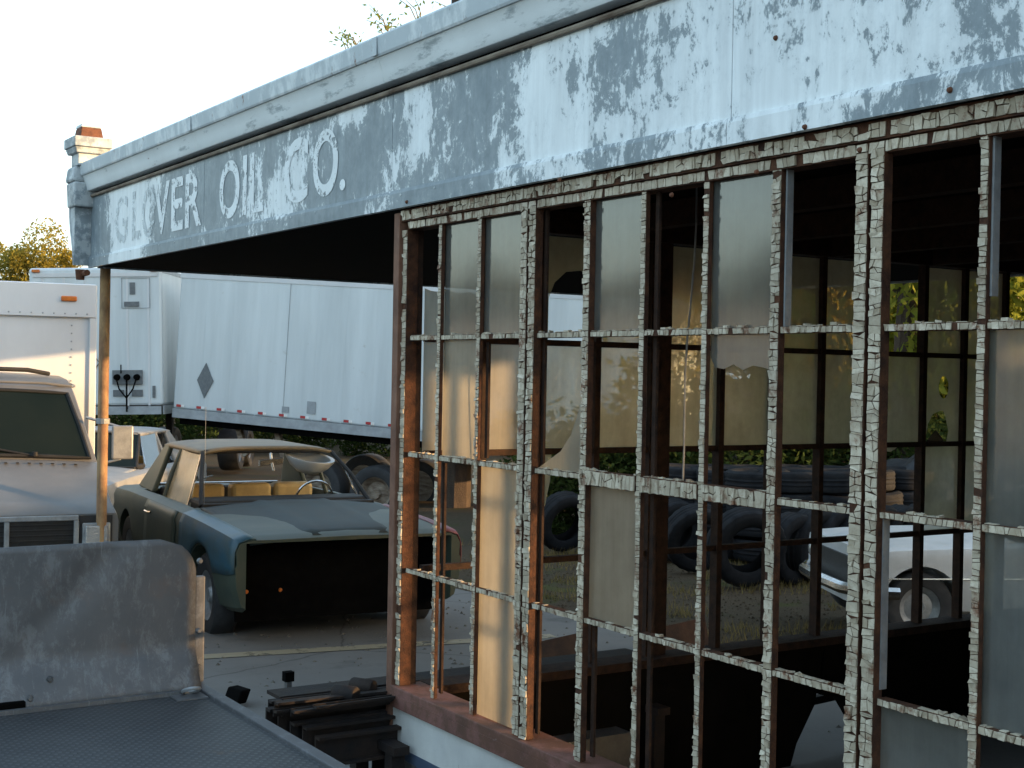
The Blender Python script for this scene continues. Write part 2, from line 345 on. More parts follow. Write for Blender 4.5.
# ================================================================= THE FILLING STATION
D = 2.706; XC = -5.05; YB = 7.30; XE = 1.7; XL = -9.62
ST = empty('filling_station', (XC, D, 0), 0, False)
tag(ST, 'derelict filling station with peeling pale fascia, canopy and rusted many-paned windows', 'building')
ZS, ZH = .64, 2.56; ROW = [2.56, 2.08, 1.60, 1.12, .64]
COLX = [XC+.302*k+.0956*e for k, e in ((1,0),(2,0),(3,.5),(4,1),(5,1),(6,1),(7,1),(8,1.5),(9,2),(10,2),(11,2),(12,2),(13,2.5))]
THICK = {2, 7, 12}

def flakes(mb, o, al, L, ac, W, nn, step=.02, ncol=1, miss=.08, th=.0022, seed=0):
    """alligatored paint: separate curled chips on a face (origin o, along al, across ac, normal nn)"""
    rg = random.Random(seed); o, al, ac, nn = map(Vector, (o, al, ac, nn))
    n = max(2, int(L/step)); ph = rg.uniform(0, 99)
    ts = [0]+[(i+rg.uniform(-.36, .36))/n for i in range(1, n)]+[1]
    def edge(i, j):
        r2 = random.Random(seed*7919+i*31+j*977)
        w = j/ncol + (r2.uniform(-.34, .34)/ncol if 0 < j < ncol else r2.uniform(-.04, .02) if j else r2.uniform(-.02, .04))
        return ts[i]*L + r2.uniform(-.30, .30)*step*(0 < i < n), w*W
    for i in range(n):
        bare = math.sin(ph+ts[i]*L*5.1)+math.sin(ph*1.7+ts[i]*L*13.3)
        j = 0
        while j < ncol:
            jw = 2 if (ncol > 1 and j+1 < ncol and rg.random() < .35) else 1
            pm = miss*(3.2 if bare > 1.25 else 1)
            if rg.random() > pm:
                P = [edge(i, j), edge(i+1, j), edge(i+1, j+jw), edge(i, j+jw)]
                cx = sum(p[0] for p in P)/4; cy = sum(p[1] for p in P)/4; g = rg.uniform(.0006, .0021)
                Q = []
                for (a, b) in P:
                    dx, dy = a-cx, b-cy; d = math.hypot(dx, dy)+1e-6; k = max(.4, (d-g*1.4)/d)
                    Q.append((cx+dx*k, cy+dy*k))
                curl = rg.random() < .34; hs = [th*rg.uniform(.8, 1.3)+(rg.uniform(0, .007) if curl else 0) for _ in range(4)]
                vs = [o+al*a+ac*b+nn*.0006 for a, b in Q]+[o+al*a+ac*b+nn*h for (a, b), h in zip(Q, hs)]
                c = o+al*cx+ac*cy+nn*(sum(hs)/4-(.0012 if curl else -.0005)); vs.append(c)
                mb.add(vs, [(4,5,8),(5,6,8),(6,7,8),(7,4,8),(0,1,5,4),(1,2,6,5),(2,3,7,6),(3,0,4,7)])
            j += jw
SEED = [11]
def bar_v(x, z0, z1, w, y_front, depth, name, cols=1, two=False, right_side=True, step=.021):
    """upright bar of the near window wall with chipped paint"""
    b = MB()
    if two:
        b.box(x-w/2, x-.006, y_front, y_front+depth, z0, z1); b.box(x+.006, x+w/2, y_front, y_front+depth, z0, z1); b.box(x-.006, x+.006, y_front+.012, y_front+depth, z0, z1)
    else: b.box(x-w/2, x+w/2, y_front, y_front+depth, z0, z1)
    ob = b.build(name, 'frame_rust', ST)
    f = MB()
    faces = [(x-w/2, w/2-.006), (x+.006, w/2-.006)] if two else [(x-w/2, w)]
    for (xa, ww) in faces:
        SEED[0] += 1; flakes(f, (xa, y_front, z0), (0,0,1), z1-z0, (1,0,0), ww, (0,-1,0), step, 2 if two else cols, .012, seed=SEED[0])
    c = f.build('cracked_paint', 'flake_paint', ob); tag(c, kind='stuff'); return ob
def bar_h(x0, x1, z, h, y_front, depth, name, cols=1, step=.024, miss=.02):
    b = MB().box(x0, x1, y_front, y_front+depth, z-h/2, z+h/2); ob = b.build(name, 'frame_rust', ST); f = MB()
    SEED[0] += 1; flakes(f, (x0, y_front, z-h/2), (1,0,0), x1-x0, (0,0,1), h, (0,-1,0), step, cols, miss, seed=SEED[0])
    SEED[0] += 1; flakes(f, (x0, y_front, z+h/2), (1,0,0), x1-x0, (0,1,0), min(depth, .022), (0,0,1), step*1.2, 1, .35, seed=SEED[0])
    c = f.build('cracked_paint', 'flake_paint', ob); tag(c, kind='stuff'); return ob
YF = D-.012
for i, x in enumerate(COLX):
    if i in THICK: bar_v(x, ZS+.002, ZH-.002, .096, YF-.010, .03, 'mullion', 2, True, step=.018)
    elif i in (3, 6): bar_v(x, ZS+.002, ZH-.002, .036, YF-.003, .022, 'muntin', 2, step=.016)
    else: bar_v(x, ZS+.002, ZH-.002, .025, YF, .014, 'muntin', 1, step=.0135)
# grey glazing channels left on the room side of some bars
for x, z0, z1 in ((COLX[6]+.024, 2.09, 2.55), (COLX[8]+.016, 2.15, 2.55), (COLX[7]+.048, 1.15, 1.59), (COLX[5]-.02, 1.13, 1.59)):
    MB().box(x-.003, x+.003, YF+.01, YF+.034, z0, z1).build('glazing_channel', 'zinc', ST)
for x, z0, z1 in ((COLX[0]+.006, .66, 1.58), (COLX[2]+.05, .66, 2.54), (COLX[1]+.02, 1.62, 2.06), (COLX[3]+.034, .66, 1.1), (COLX[4]+.03, .66, 2.54)):
    MB().box(x-.009, x+.009, YF+.03, YF+.040, z0, z1).build('inner_stop', 'frame_dark', ST)
# horizontals, bay by bay
edges = [XC+.045]+COLX
for r_ in (1, 2, 3):
    z = ROW[r_]
    for i in range(len(edges)-1):
        a, b = edges[i], edges[i+1]
        wl = .048 if (i-1) in THICK else (.018 if (i-1) in (3, 6) else .0125); wr = .048 if i in THICK else (.018 if i in (3, 6) else .0125)
        if i == 0: wl = .012
        big = (r_ == 2 and i in (4, 5, 6))
        bar_h(a+wl+.001, b-wr-.001, z, .05 if big else .019, YF+.004-(.01 if big else 0), .03, 'glazing_bar', 2 if big else 1, .015)
XN1 = COLX[-1]
# header, corner post, sill, low wall
hd = MB().box(XC, XN1+.06, D-.03, D+.09, 2.562, 2.612); ho = hd.build('window_header', 'frame_rust', ST); f = MB()
SEED[0] += 1; flakes(f, (XC+.01, D-.03, 2.566), (1,0,0), XN1-XC+.04, (0,0,1), .04, (0,-1,0), .020, 2, .04, .0035, seed=SEED[0])
tag(f.build('cracked_paint', 'flake_paint', ho), kind='stuff')
hd = MB().box(XC+.04, XN1+.06, D-.018, D+.05, 2.528, 2.5615); ho = hd.build('head_bar', 'frame_rust', ST); f = MB()
SEED[0] += 1; flakes(f, (XC+.05, D-.018, 2.530), (1,0,0), XN1-XC, (0,0,1), .03, (0,-1,0), .018, 1, .06, seed=SEED[0])
tag(f.build('cracked_paint', 'flake_paint', ho), kind='stuff')
MB().box(XC-.045, XC+.004, D-.04, D+.012, .0, 2.60).build('corner_post', 'corner_rust', ST, bevel=.003)
bar_v(XC+.026, ZS, 2.527, .036, D-.022, .05, 'jamb', 1, step=.02)
MB().box(XC+.004, XC+.04, D+.03, D+.055, ZS, 2.56).build('jamb_lining', 'frame_dark', ST)
MB().box(XC-.002, XN1+.06, D-.045, D+.10, .585, .638).build('sill', 'sill_rust', ST, bevel=.004)
MB().box(XC+.004, XN1+.06, D-.05, D-.0455, .555, .605).build('sill_apron', 'sill_rust', ST)
MB().box(XC+.004, XN1+.06, D-.03, D+.08, .392, .584).build('low_wall', 'wall_white', ST)
MB().box(XC+.004, XN1+.06, D-.033, D+.08, -.1, .3915).build('low_wall_band', 'wall_blue', ST)
MB().box(XN1+.061, XE, D-.03, D+.08, -.1, 2.61).build('side_wall', 'wall_white', ST)
# panes
def pane(poly, y, mat, name='pane'):                 # poly of (x, z)
    MB().prism(poly, (0, y, 0), (1,0,0), (0,0,1), (0,.004,0), True).build(name, mat, ST)
edl = [XC+.045]+COLX
def near_cell(c, r_):                                 # c, r_ from 1
    i = c-1; a = edl[i]+(.040 if (i-1) in THICK else .007); b = edl[i+1]-(.040 if i in THICK else .007)
    return a, b, ROW[r_]+.006, ROW[r_-1]-.006
jag = lambda a, b, z, n, amp: [(a+(b-a)*k/n, z+rnd(-amp, amp)) for k in range(n+1)]
for c, r_, m in ((2,1,'dusty_glass'),(3,1,'dusty_glass'),(5,1,'dusty_glass'),(7,1,'dusty_glass'),(2,2,'dusty_glass_warm'),(10,2,'dusty_glass'),(3,3,'dusty_glass_warm'),
                 (5,3,'dusty_glass_warm'),(10,3,'dusty_glass'),(3,4,'dusty_glass_warm'),(9,4,'dusty_glass'),(11,2,'dusty_glass'),(11,1,'dusty_glass'),(12,3,'dusty_glass')):
    a, b, z0, z1 = near_cell(c, r_); pane([(a,z0),(b,z0),(b,z1),(a,z1)], D+.008, m)
a, b, z0, z1 = near_cell(4, 2); pane([(a,z0),(b,z0),(b,z0+.30),(b-.05,z0+.23),(b-.10,z0+.13),(b-.16,z0+.07),(a+.04,z0+.02)], D+.008, 'dusty_glass_warm', 'broken_pane')
a, b, z0, z1 = near_cell(7, 2); pane([(a,z1),(a,z1-.07)]+jag(a+.02, b-.02, z1-.095, 6, .014)+[(b,z1-.085),(b,z1)], D+.008, 'dusty_glass', 'broken_pane')
a, b, z0, z1 = near_cell(5, 2)

# ---- end wall (under the canopy), seen through the office
XW = XC+.03
ECOL = [3.06, 3.36, 3.66, 4.02, 4.40, 4.735, 5.07, 5.45, 5.83, 6.155, 6.50, 6.82]
ETH = {3: .12, 7: .12}
for i, y in enumerate(ECOL):
    w = ETH.get(i, .030)
    o_ = MB().box(XW-.02, XW+.03, y-w/2, y+w/2, ZS, 2.56).build('mullion' if i in ETH else 'muntin', 'frame_dark', ST)
e2 = [D+.058]+ECOL+[7.08]
for r_ in (1, 2, 3):
    for i in range(len(e2)-1):
        wa = ETH.get(i-1, .03)/2; wb = ETH.get(i, .03)/2
        MB().box(XW-.012, XW+.022, e2[i]+wa+.001, e2[i+1]-wb-.001, ROW[r_]-.013, ROW[r_]+.013).build('glazing_bar', 'frame_dark', ST)
MB().box(XW-.03, XW+.05, D+.081, YB-.09, 2.561, 2.66).build('end_header', 'frame_dark', ST)
MB().box(XW-.03, XW+.07, 7.081, YB-.09, ZS, 2.56).build('end_jamb', 'frame_dark', ST)
MB().box(XW-.05, XW+.09, D+.101, YB-.09, .60, .639).build('end_sill', 'frame_dark', ST)
# low end wall with a rotted-out gap that shows the concrete outside
h1, h2 = onX(786, 768, XW+.02), onX(848, 768, XW+.02); ht = onX(812, 694, XW+.02)
ya, yb, zt = h1.y, h2.y, ht.z
ew = MB()
ew.prism([(D+.081,-.1),(ya-.06,-.1),(ya+.02,zt-.22),(ya+.14,zt-.04),(ya+.2,.599),(D+.081,.599)], (XW-.03,0,0), (0,1,0), (0,0,1), (.1,0,0))
ew.prism([(ya+.2001,.599),(ya+.2001,zt),(yb-.08,zt-.03),(yb+.02,zt-.16),(yb+.07,zt-.36),(yb+.10,-.1),(YB-.09,-.1),(YB-.09,.599)], (XW-.03,0,0), (0,1,0), (0,0,1), (.1,0,0))
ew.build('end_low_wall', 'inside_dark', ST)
MB().obox((XW-.25, (ya+yb)/2, zt-.13), (.02,0,0), (0,.5,.02), (0,0,.02)).build('brace', 'dark_steel', ST)
def ecell(i, r_): return e2[i]+ETH.get(i-1,.03)/2-.004, e2[i+1]-ETH.get(i,.03)/2+.004, ROW[r_]+.008, ROW[r_-1]-.008
def epane(poly, mat='grimy_glass', name='pane'):
    MB().prism(poly, (XW+.002,0,0), (0,1,0), (0,0,1), (.004,0,0), True).build(name, mat, ST)
full = lambda a, b, z0, z1: [(a,z0),(b,z0),(b,z1),(a,z1)]
for i in (1, 4, 5, 6, 7, 9, 10): epane(full(*ecell(i, 1)), 'grimy_glass_dark' if i < 7 else 'grimy_glass')
a, b, z0, z1 = ecell(0, 1); epane([(a,z0),(b,z0)]+jag(b, a, z0+.20, 9, .012), 'dusty_glass_warm', 'broken_pane')
a, b, z0, z1 = ecell(2, 1)
epane([(a,z1),(a,z0),(a+.03,z0),(a+.03,z0+.19),(a+.06,z0+.26),(a+.12,z0+.31),(a+.2,z0+.32),(b,z0+.29),(b,z1)], 'grimy_glass_dark', 'broken_pane')
epane(full(*ecell(3, 1)), 'grimy_glass_dark')
for i in range(12):
    a, b, z0, z1 = ecell(i, 2)
    if i == 9:   # pane with an oval hole, a torn lower gap
        cx, cz = a+.17, z0+.30; n = 14
        hole = [(cx+.040*math.cos(2*math.pi*k/n+math.pi/2), cz+.062*math.sin(2*math.pi*k/n+math.pi/2)) for k in range(n)]
        epane([(a,z0+.16),(a+.035,z0+.18),(a+.05,z0+.03),(a+.09,z0+.15),(a+.15,z0+.20),(a+.155,cz)]+[], 'grimy_glass', 'broken_pane') if False else None
        low = [(a+.03,z0),(a+.05,z0+.10),(a+.09,z0+.155),(a+.14,z0+.17),(a+.19,z0+.14),(a+.215,z0+.06),(a+.20,z0)]
        left = hole[:n//2+1]
        epane([(a,z1),(a,z0)]+low[:4]+[(cx,z0+.172)]+list(reversed(left))+[(cx,z1)], 'grimy_glass', 'broken_pane')
        right = hole[n//2:]+[hole[0]]
        epane([(cx,z1)]+list(reversed(right))+[(cx,z0+.172)]+low[4:]+[(b,z0),(b,z1)], 'grimy_glass', 'broken_pane')
        epane([low[0],(a+.115,z0+.07),(a+.19,z0+.0)]+[], 'grimy_glass', 'broken_pane')
    else: epane(full(a, b, z0, z1), 'dusty_glass_warm' if i in (0, 1) else 'grimy_glass')
for i in (9, 10):
    epane(full(*ecell(i, 3)))
a, b, z0, z1 = ecell(8, 3); epane([(a,z1),(a,z1-.02),(a+.10,z1-.03),(a+.16,z1)], 'grimy_glass', 'broken_pane')
a, b, z0, z1 = ecell(10, 4); epane([(a+.16,z1),(a+.11,z1-.12),(a+.12,z1-.26),(a+.18,z0),(b,z0),(b,z1)], 'grimy_glass', 'broken_pane')
a, b, z0, z1 = ecell(2, 3); epane([(a,z0+.2),(a+.03,z0+.23),(a+.055,z0+.34),(a+.06,z1),(a,z1)], 'grimy_glass', 'broken_pane')

# ---- back wall boarded up to darken the room, far side wall, floor, roof
WO0, WO1 = -1.65, -.02                                # unseen opening shaped to let sun onto the near panes
for x0_, x1_, n_ in ((XW-.03, WO0-.02, 17), (WO1+.02, XE, 8)):
    for k in range(n_):
        a, b = x0_+(x1_-x0_)*k/n_, x0_+(x1_-x0_)*(k+1)/n_; MB().box(a+.002, b-.002, YB-.05-.006*(k % 2), YB+.02, .64, 2.56).build('shade_board', 'inside_dark', ST)
bx = lin(WO0, WO1, 5)
for x in bx: MB().box(x-.018, x+.018, YB-.06, YB, ZS, 2.56).build('muntin', 'frame_dark', ST)
for z in (1.12, 1.6, 2.08):
    for k in range(4): MB().box(bx[k]+.019, bx[k+1]-.019, YB-.05, YB-.01, z-.012, z+.012).build('glazing_bar', 'frame_dark', ST)
for k, r_ in ((0,3),(0,4),(1,4),(3,1)):
    pane([(bx[k]+.02,ROW[r_]+.012),(bx[k+1]-.02,ROW[r_]+.012),(bx[k+1]-.02,ROW[r_-1]-.012),(bx[k]+.02,ROW[r_-1]-.012)], YB-.03, 'grimy_glass_dark')
MB().box(XW-.03, XE, YB-.08, YB+.06, -.1, .639).build('back_low_wall', 'inside_dark', ST)
MB().box(XW-.03, XE, YB-.07, YB+.04, 2.561, 2.66).build('back_header', 'frame_dark', ST)
MB().box(XE+.001, XE+.12, D-.03, YB+.05, -.1, 2.61).build('far_side_wall', 'inside_dark', ST)
MB().box(XW+.08, XE, D+.082, YB-.082, -.02, .02).build('office_floor', 'concrete', ST)
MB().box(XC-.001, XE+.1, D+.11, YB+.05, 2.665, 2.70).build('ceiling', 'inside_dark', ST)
for k in range(6):
    y = D+.9+k*.75; MB().box(XC+.1, XE, y-.035, y+.035, 2.56, 2.664).build('ceiling_joist', 'frame_dark', ST)
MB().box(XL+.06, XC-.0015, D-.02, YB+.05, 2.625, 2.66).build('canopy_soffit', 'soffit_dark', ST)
MB().box(XL+.05, XE+.1, D, YB+.06, 3.14, 3.24).build('roof_deck', 'roofing', ST)
MB().box(XL+.02, XL+.05, D, YB+.08, 2.615, 3.30).build('end_fascia', 'fascia_paint', ST)
MB().box(XL+.02, XE+.1, YB+.08, YB+.12, 2.615, 3.30).build('back_fascia', 'fascia_paint', ST)
# ---- fascia panels, lower lip, bead, cornice
FY = D-.05
joints = [XL+.03, -7.35, -5.105, -3.0, -.9, XE+.1]
for k in range(len(joints)-1):
    a, b = joints[k], joints[k+1]
    MB().box(a+.0015, b-.0015, FY, FY+.03, 2.69, 3.118).build('fascia_panel', 'fascia_paint', ST, bevel=.002)
    lp = MB(); lp.prism([(0,2.612),(-.016,2.614),(-.016,2.676),(-.012,2.69),(0,2.694)], (a+.001,FY,0), (0,1,0), (0,0,1), (b-a-.002,0,0)); lp.build('fascia_lip', 'lip_paint', ST)
    MB().box(a, b, FY+.02, FY+.03, 3.1185, 3.139).build('shadow_gap', 'black_void', ST)
    bd = MB(); bd.tube([(a+.002, FY-.010, 3.108), (b-.002, FY-.010, 3.108)], .011, 8); bd.build('bead', 'bead_rust', ST, smooth=True)
    cp = MB(); cp.prism([(.02,3.140),(-.040,3.140),(-.046,3.150),(-.052,3.185),(-.066,3.225),(-.074,3.240),(.02,3.240)], (a+.001,FY,0), (0,1,0), (0,0,1), (b-a-.002,0,0)); cp.build('cornice', 'cornice_paint', ST, smooth=True)
    ct = MB(); ct.prism([(.02,3.241),(-.082,3.241),(-.086,3.250),(-.090,3.318),(-.084,3.328),(.02,3.332)], (a+.002,FY,0), (0,1,0), (0,0,1), (b-a-.004,0,0)); ct.build('cornice_cap', 'cornice_top', ST)
    if k: MB().box(a-.022, a+.022, FY-.094, FY-.0905, 3.245, 3.322).build('joint_cover', 'cornice_top', ST)
# rivets and rusty bolts, bullet hole
for px, py in ((776, 38), (672, 195), (757, 172), (407, 202), (805, 127), (950, 90), (560, 180), (860, 150)):
    w = onY(px, py, FY-.017 if py > 60 else FY); m = MB().lathe([(.0001,-.008),(.005,-.007),(.007,-.003),(.008,.0)], (w.x, w.y, w.z), (0,1,0), 10); m.build('bolt', 'rust_plain', ST)
for k in range(46):
    x = XL+.15+k*.14; MB().lathe([(.0001,-.003),(.004,-.0025),(.005,0)], (x, FY-.016, 2.668+rnd(-.002,.002)), (0,1,0), 6).build('rivet', 'cornice_top', ST) if k % 2 == 0 else None
# ---- lettering
def text_mesh(s):
    cu = bpy.data.curves.new('letter', 'FONT'); cu.body = s; cu.size = 1; cu.offset = .022; cu.resolution_u = 6; o = bpy.data.objects.new('letter', cu); col.objects.link(o)
    bpy.context.view_layer.update(); me = bpy.data.meshes.new_from_object(o.evaluated_get(bpy.context.evaluated_depsgraph_get())); bpy.data.objects.remove(o); bpy.data.curves.remove(cu); return me
for ch, x0, x1, m in (('G',-9.014,-8.74,'letter_faded'),('L',-8.648,-8.463,'letter_faded'),('O',-8.45,-8.19,'letter_faded'),('V',-8.209,-7.93,'letter_paint'),('E',-7.894,-7.69,'letter_paint'),
                      ('R',-7.65,-7.385,'letter_paint'),('O',-7.105,-6.813,'letter_paint'),('I',-6.771,-6.715,'letter_paint'),('L',-6.674,-6.487,'letter_paint'),('C',-6.234,-5.951,'letter_paint'),('O',-5.894,-5.624,'letter_paint'),('.',-5.603,-5.545,'letter_paint')):
    me = text_mesh(ch); co = np.array([v.co[:] for v in me.vertices]); mn, mx = co.min(0), co.max(0)
    z0, z1 = (2.735, 3.045) if ch != '.' else (2.745, 2.795)
    for v in me.vertices:
        v.co = Vector((x0+(v.co.x-mn[0])/(mx[0]-mn[0])*(x1-x0), FY-.0025, z0+(v.co.y-mn[1])/(mx[1]-mn[1])*(z1-z0)))-Vector(ST['_o'])
    me.materials.clear(); me.materials.append(MT[m]); o = bpy.data.objects.new('painted_letter', me); col.objects.link(o); o.parent = ST
# ---- corner bracket column at the canopy's outer end
def block(x0, x1, y0, y1, z0, z1, mat, name, tx=0, parent=None, bev=.006):
    b = MB(); t_ = tx
    b.add([(x0,y0,z0),(x1,y0,z0),(x1,y1,z0),(x0,y1,z0),(x0+t_,y0+t_,z1),(x1-t_,y0+t_,z1),(x1-t_,y1-t_,z1),(x0+t_,y1-t_,z1)], [(0,3,2,1),(4,5,6,7),(0,1,5,4),(1,2,6,5),(2,3,7,6),(3,0,4,7)])
    return b.build(name, mat, parent or ST, bevel=bev)
bx0, bx1, by0, by1 = XL-.12, XL+.10, FY-.13, FY+.09
block(bx0+.045, bx1-.005, by0+.03, by1-.03, 3.505, 3.575, 'rust_plain', 'capital_rusty_top', .012)
block(bx0+.055, bx1-.02, by0+.04, by1-.04, 3.576, 3.60, 'cornice_top', 'capital_lid', .004)
block(bx0-.015, bx1+.045, by0-.02, by1+.02, 3.435, 3.504, 'capital_paint', 'capital_slab', 0)
block(bx0+.005, bx1+.015, by0, by1, 3.395, 3.434, 'capital_paint', 'capital_mould', -.012)
block(bx0+.035, bx1-.01, by0+.02, by1-.01, 3.31, 3.394, 'capital_paint', 'capital_neck', 0)
block(bx0-.02, bx1-.03, by0-.01, by1-.005, 3.20, 3.309, 'capital_paint', 'bracket_head', .012, bev=.02)
block(bx0-.005, bx1-.025, by0+.005, by1-.005, 3.03, 3.199, 'capital_paint', 'bracket_block', -.006, bev=.012)
prof = []
for k in range(13):
    t_ = k/12; z = 3.028-.40*t_; prof.append((bx0+.02+.115*(t_*t_*(3-2*t_))**1.1, z))
br = MB(); br.prism([(p_[0], p_[1]) for p_ in prof]+[(XL+.026, 2.628), (XL+.026, 3.028)], (0, by0+.02, 0), (1,0,0), (0,0,1), (0,.17,0)); br.build('bracket_scroll', 'capital_paint', ST, smooth=True)
rim = MB(); rim.tube([(p_[0], by0+.02, p_[1]) for p_ in prof], .009, 6); rim.build('bracket_rim', 'capital_paint', ST, smooth=True)
MB().tube([(XL+.0, FY-.06, 2.60), (XL+.0, FY-.06, 2.53)], [.035, .028], 10).build('bolt_end', 'rust_plain', ST, smooth=True)
MB().tube([(XL-.06, FY-.04, 2.575), (XL+.10, FY-.04, 2.575)], .022, 8).build('tie_bolt', 'rust_plain', ST, smooth=True)
# ---- canopy post
pp = onY(103, 420, D+.06); px_ = pp.x
po = MB(); po.tube([(px_, D+.06, gz(px_)-.05), (px_, D+.06, 1.45), (px_, D+.06, 2.63)], .036, 16); po.build('canopy_post', 'post_rust', ST, smooth=True)
MB().lathe([(.037,-.02),(.047,-.018),(.047,.018),(.037,.02)], (px_, D+.06, 1.55), (0,0,1), 14).build('post_clamp', 'zinc', ST)
# hanging cord inside
cd = MB(); a = onX(697, 178, -4.0); cd.tube([(a.x, a.y, 2.66)]+[(a.x+.01*math.sin(k), a.y-.006*k, 2.66-.14*k) for k in range(1, 9)], .004, 5)
o = cd.build('hanging_cord', 'zinc'); tag(o, 'thin pale cord hanging from the ceiling inside the office', 'cord')

# ================================================================= FLATBED
ZB = .80; HBX = onZ(205, 685, ZB).x; BYR = onZ(205, 685, ZB).y-.01; BYL = BYR-2.15
FB = empty('flatbed_trailer', ((HBX+1.7), BYR-1.07, 0), 0, False)
tag(FB, 'low grey tread-plate flatbed with upright sheet-metal headboard, parked beside the office', 'trailer')
MB().box(HBX, HBX+3.4, BYL+.05, BYR-.045, ZB-.03, ZB).build('deck', 'tread_plate', FB)
MB().box(HBX-.02, HBX+3.4, BYR-.044, BYR, ZB-.12, ZB+.012).build('side_rail', 'sheet_metal', FB, bevel=.004)
MB().box(HBX-.02, HBX+3.4, BYL, BYL+.049, ZB-.12, ZB+.012).build('side_rail', 'sheet_metal', FB, bevel=.004)
for k in range(6): MB().box(HBX+.2+k*.6, HBX+.28+k*.6, BYL+.06, BYR-.06, ZB-.11, ZB-.031).build('cross_member', 'dark_steel', FB)
for s in (.35, -.35): MB().box(HBX-.1, HBX+3.3, BYR-1.07+s-.04, BYR-1.07+s+.04, ZB-.26, ZB-.111).build('chassis_rail', 'dark_steel', FB)
HT = 1.335
hb = MB(); pl = [(BYL, ZB+.002)]
bot = [(BYR-.03, ZB+.002)]
top = [(BYR-.03+.025, ZB+.30), (BYR-.03+.02, HT-.13), (BYR-.055, HT-.055), (BYR-.10, HT-.015), (BYR-.17, HT), (BYL+.17, HT+.0), (BYL, HT-.13)]
# sheet with a bent lower third: built as rows so the crease is real
def hbx(z, y):
    cr = ZB+.15
    d = 0 if z > cr else .085*(cr-z)/(cr-ZB)
    dent = .016*max(0, 1-abs((y-(BYR-.42))-(HT-.12-z)*-.9)/.10)*max(0, min(1, (z-ZB-.1)/.2))
    return HBX+.01+d-dent+.002*math.sin(y*6)*math.sin(z*9)
rows = []
nz = 22
for i in range(nz+1):
    z = ZB+.004+(HT-ZB-.004)*i/nz
    ins = 0
    if z > HT-.13: q_ = (z-(HT-.13))/.13; ins = .13*(1-math.sqrt(max(0, 1-q_*q_)))
    rows.append([(hbx(z, y), y, z) for y in lin(BYL+ins, BYR-.035-ins, 60)])
hb.grid(rows); hb.build('headboard', 'sheet_metal', FB, smooth=True, solid=.006)
MB().box(HBX-.02, HBX+.006, BYR-.036, BYR+.004, ZB+.013, HT-.14).build('headboard_flange', 'sheet_metal', FB, bevel=.006)
MB().box(HBX+.10, HBX+.118, BYL+.03, BYR-.05, ZB+.001, ZB+.016).build('bottom_strip', 'sheet_metal', FB)
for y, z in ((BYR-.02, ZB+.20), (BYR-.02, ZB+.07), (BYR-.02, ZB+.45), (BYR-.55, ZB+.09), (BYR-.62, ZB+.04), (BYR-1.2, ZB+.09)):
    MB().lathe([(.0001,.012),(.007,.012),(.010,.006),(.012,0)], (hbx(z, y)+.004 if y < BYR-.1 else HBX+.006, y, z), (1,0,0), 8).build('bolt', 'steel_grey', FB)
rg = MB(); c = Vector((HBX+.15, BYR-.095, ZB+.012)); rg.tube([c+Vector((.028*math.sin(t_), .028*math.cos(t_), .012*math.sin(t_)+.012)) for t_ in lin(0, 2*math.pi, 17)], .0075, 6, False)
rg.build('tie_ring', 'zinc', FB, smooth=True)
MB().box(HBX+.12, HBX+.20, BYR-.16, BYR-.05, ZB+.001, ZB+.006).build('ring_plate', 'sheet_metal', FB)
w = onZ(8, 712, ZB); MB().obox((w.x, w.y, ZB+.02), (.03,.0,0), (0,.05,0), (0,0,.016)).build('latch', 'black_void', FB, bevel=.004)

def wheel(parent, c, r_, w, axis, tmat='rubber', rim='steel_grey', hub=.6):
    c = Vector(c); ax = Vector(axis)
    t_ = MB(); t_.lathe([(r_*hub,-w*.42),(r_*.82,-w*.5),(r_*.95,-w*.46),(r_,-w*.34),(r_,w*.34),(r_*.95,w*.46),(r_*.82,w*.5),(r_*hub,w*.42),(r_*hub,-w*.42)], c, ax, 32)
    o = t_.build('wheel', tmat, parent, smooth=True)
    m = MB(); m.lathe([(.0001,w*.30),(r_*.16,w*.34),(r_*.2,w*.22),(r_*.42,w*.16),(r_*.5,w*.3),(r_*hub*.99,w*.40),(r_*hub*.99,-w*.4),(.0001,-w*.4)], c, ax, 24)
    k = m.build('rim', rim, o, smooth=True); k['_o'] = (0,0,0); return o
for s in (0, 1):
    wheel(FB, (HBX+2.2, BYR-.13 if s else BYL+.13, .30), .30, .2, (0, 1 if s else -1, 0))

# ================================================================= STEEL CHANNEL BUNDLE
g0 = onZ(316, 722, .50)
for k in range(5):
    c = MB(); x = g0.x-.10+k*.055; y0 = g0.y-.18+.03*k; z = .56-.02*k+(.012 if k % 2 else 0)
    c.prism([(0,0),(.045,0),(.045,-.012),(.010,-.012),(.010,-.11),(.045,-.11),(.045,-.122),(0,-.122)], (x, y0, z), (1,0,0), (0,0,1), (0,2.4-.1*k,0))
    o = c.build('steel_channel', 'dark_steel'); tag(o, 'dark steel channel lying in the bundle beside the office corner post', 'steel bar', 'steel channels in the bundle')
for k in range(6):
    a = g0+Vector((-.12+.05*k+rnd(-.03,.03), -.14+rnd(-.06,.1), .0)); L_ = rnd(.7, 1.6); zz = .572+.012*(k % 3); tw = rnd(-.10, .10)
    m = MB(); m.obox((a.x+tw*L_*.5, a.y+L_*.5, zz+.004), (.018,0,.003*(k % 2)), (tw*L_*.5, L_*.5, rnd(0, .01)), (0,0,.005)); m.obox((a.x+tw*L_*.5-.017, a.y+L_*.5, zz-.008), (.003,0,0), (tw*L_*.5, L_*.5, 0), (0,0,.016))
    o = m.build('angle_iron', 'dark_steel'); tag(o, 'loose length of angle iron thrown on top of the steel channel bundle', 'steel bar', 'angle irons on the bundle')
rk = empty('steel_rack', (g0.x, g0.y+.6, 0), 0, False); tag(rk, 'dark welded stand holding the steel channel bundle beside the office corner', 'rack')
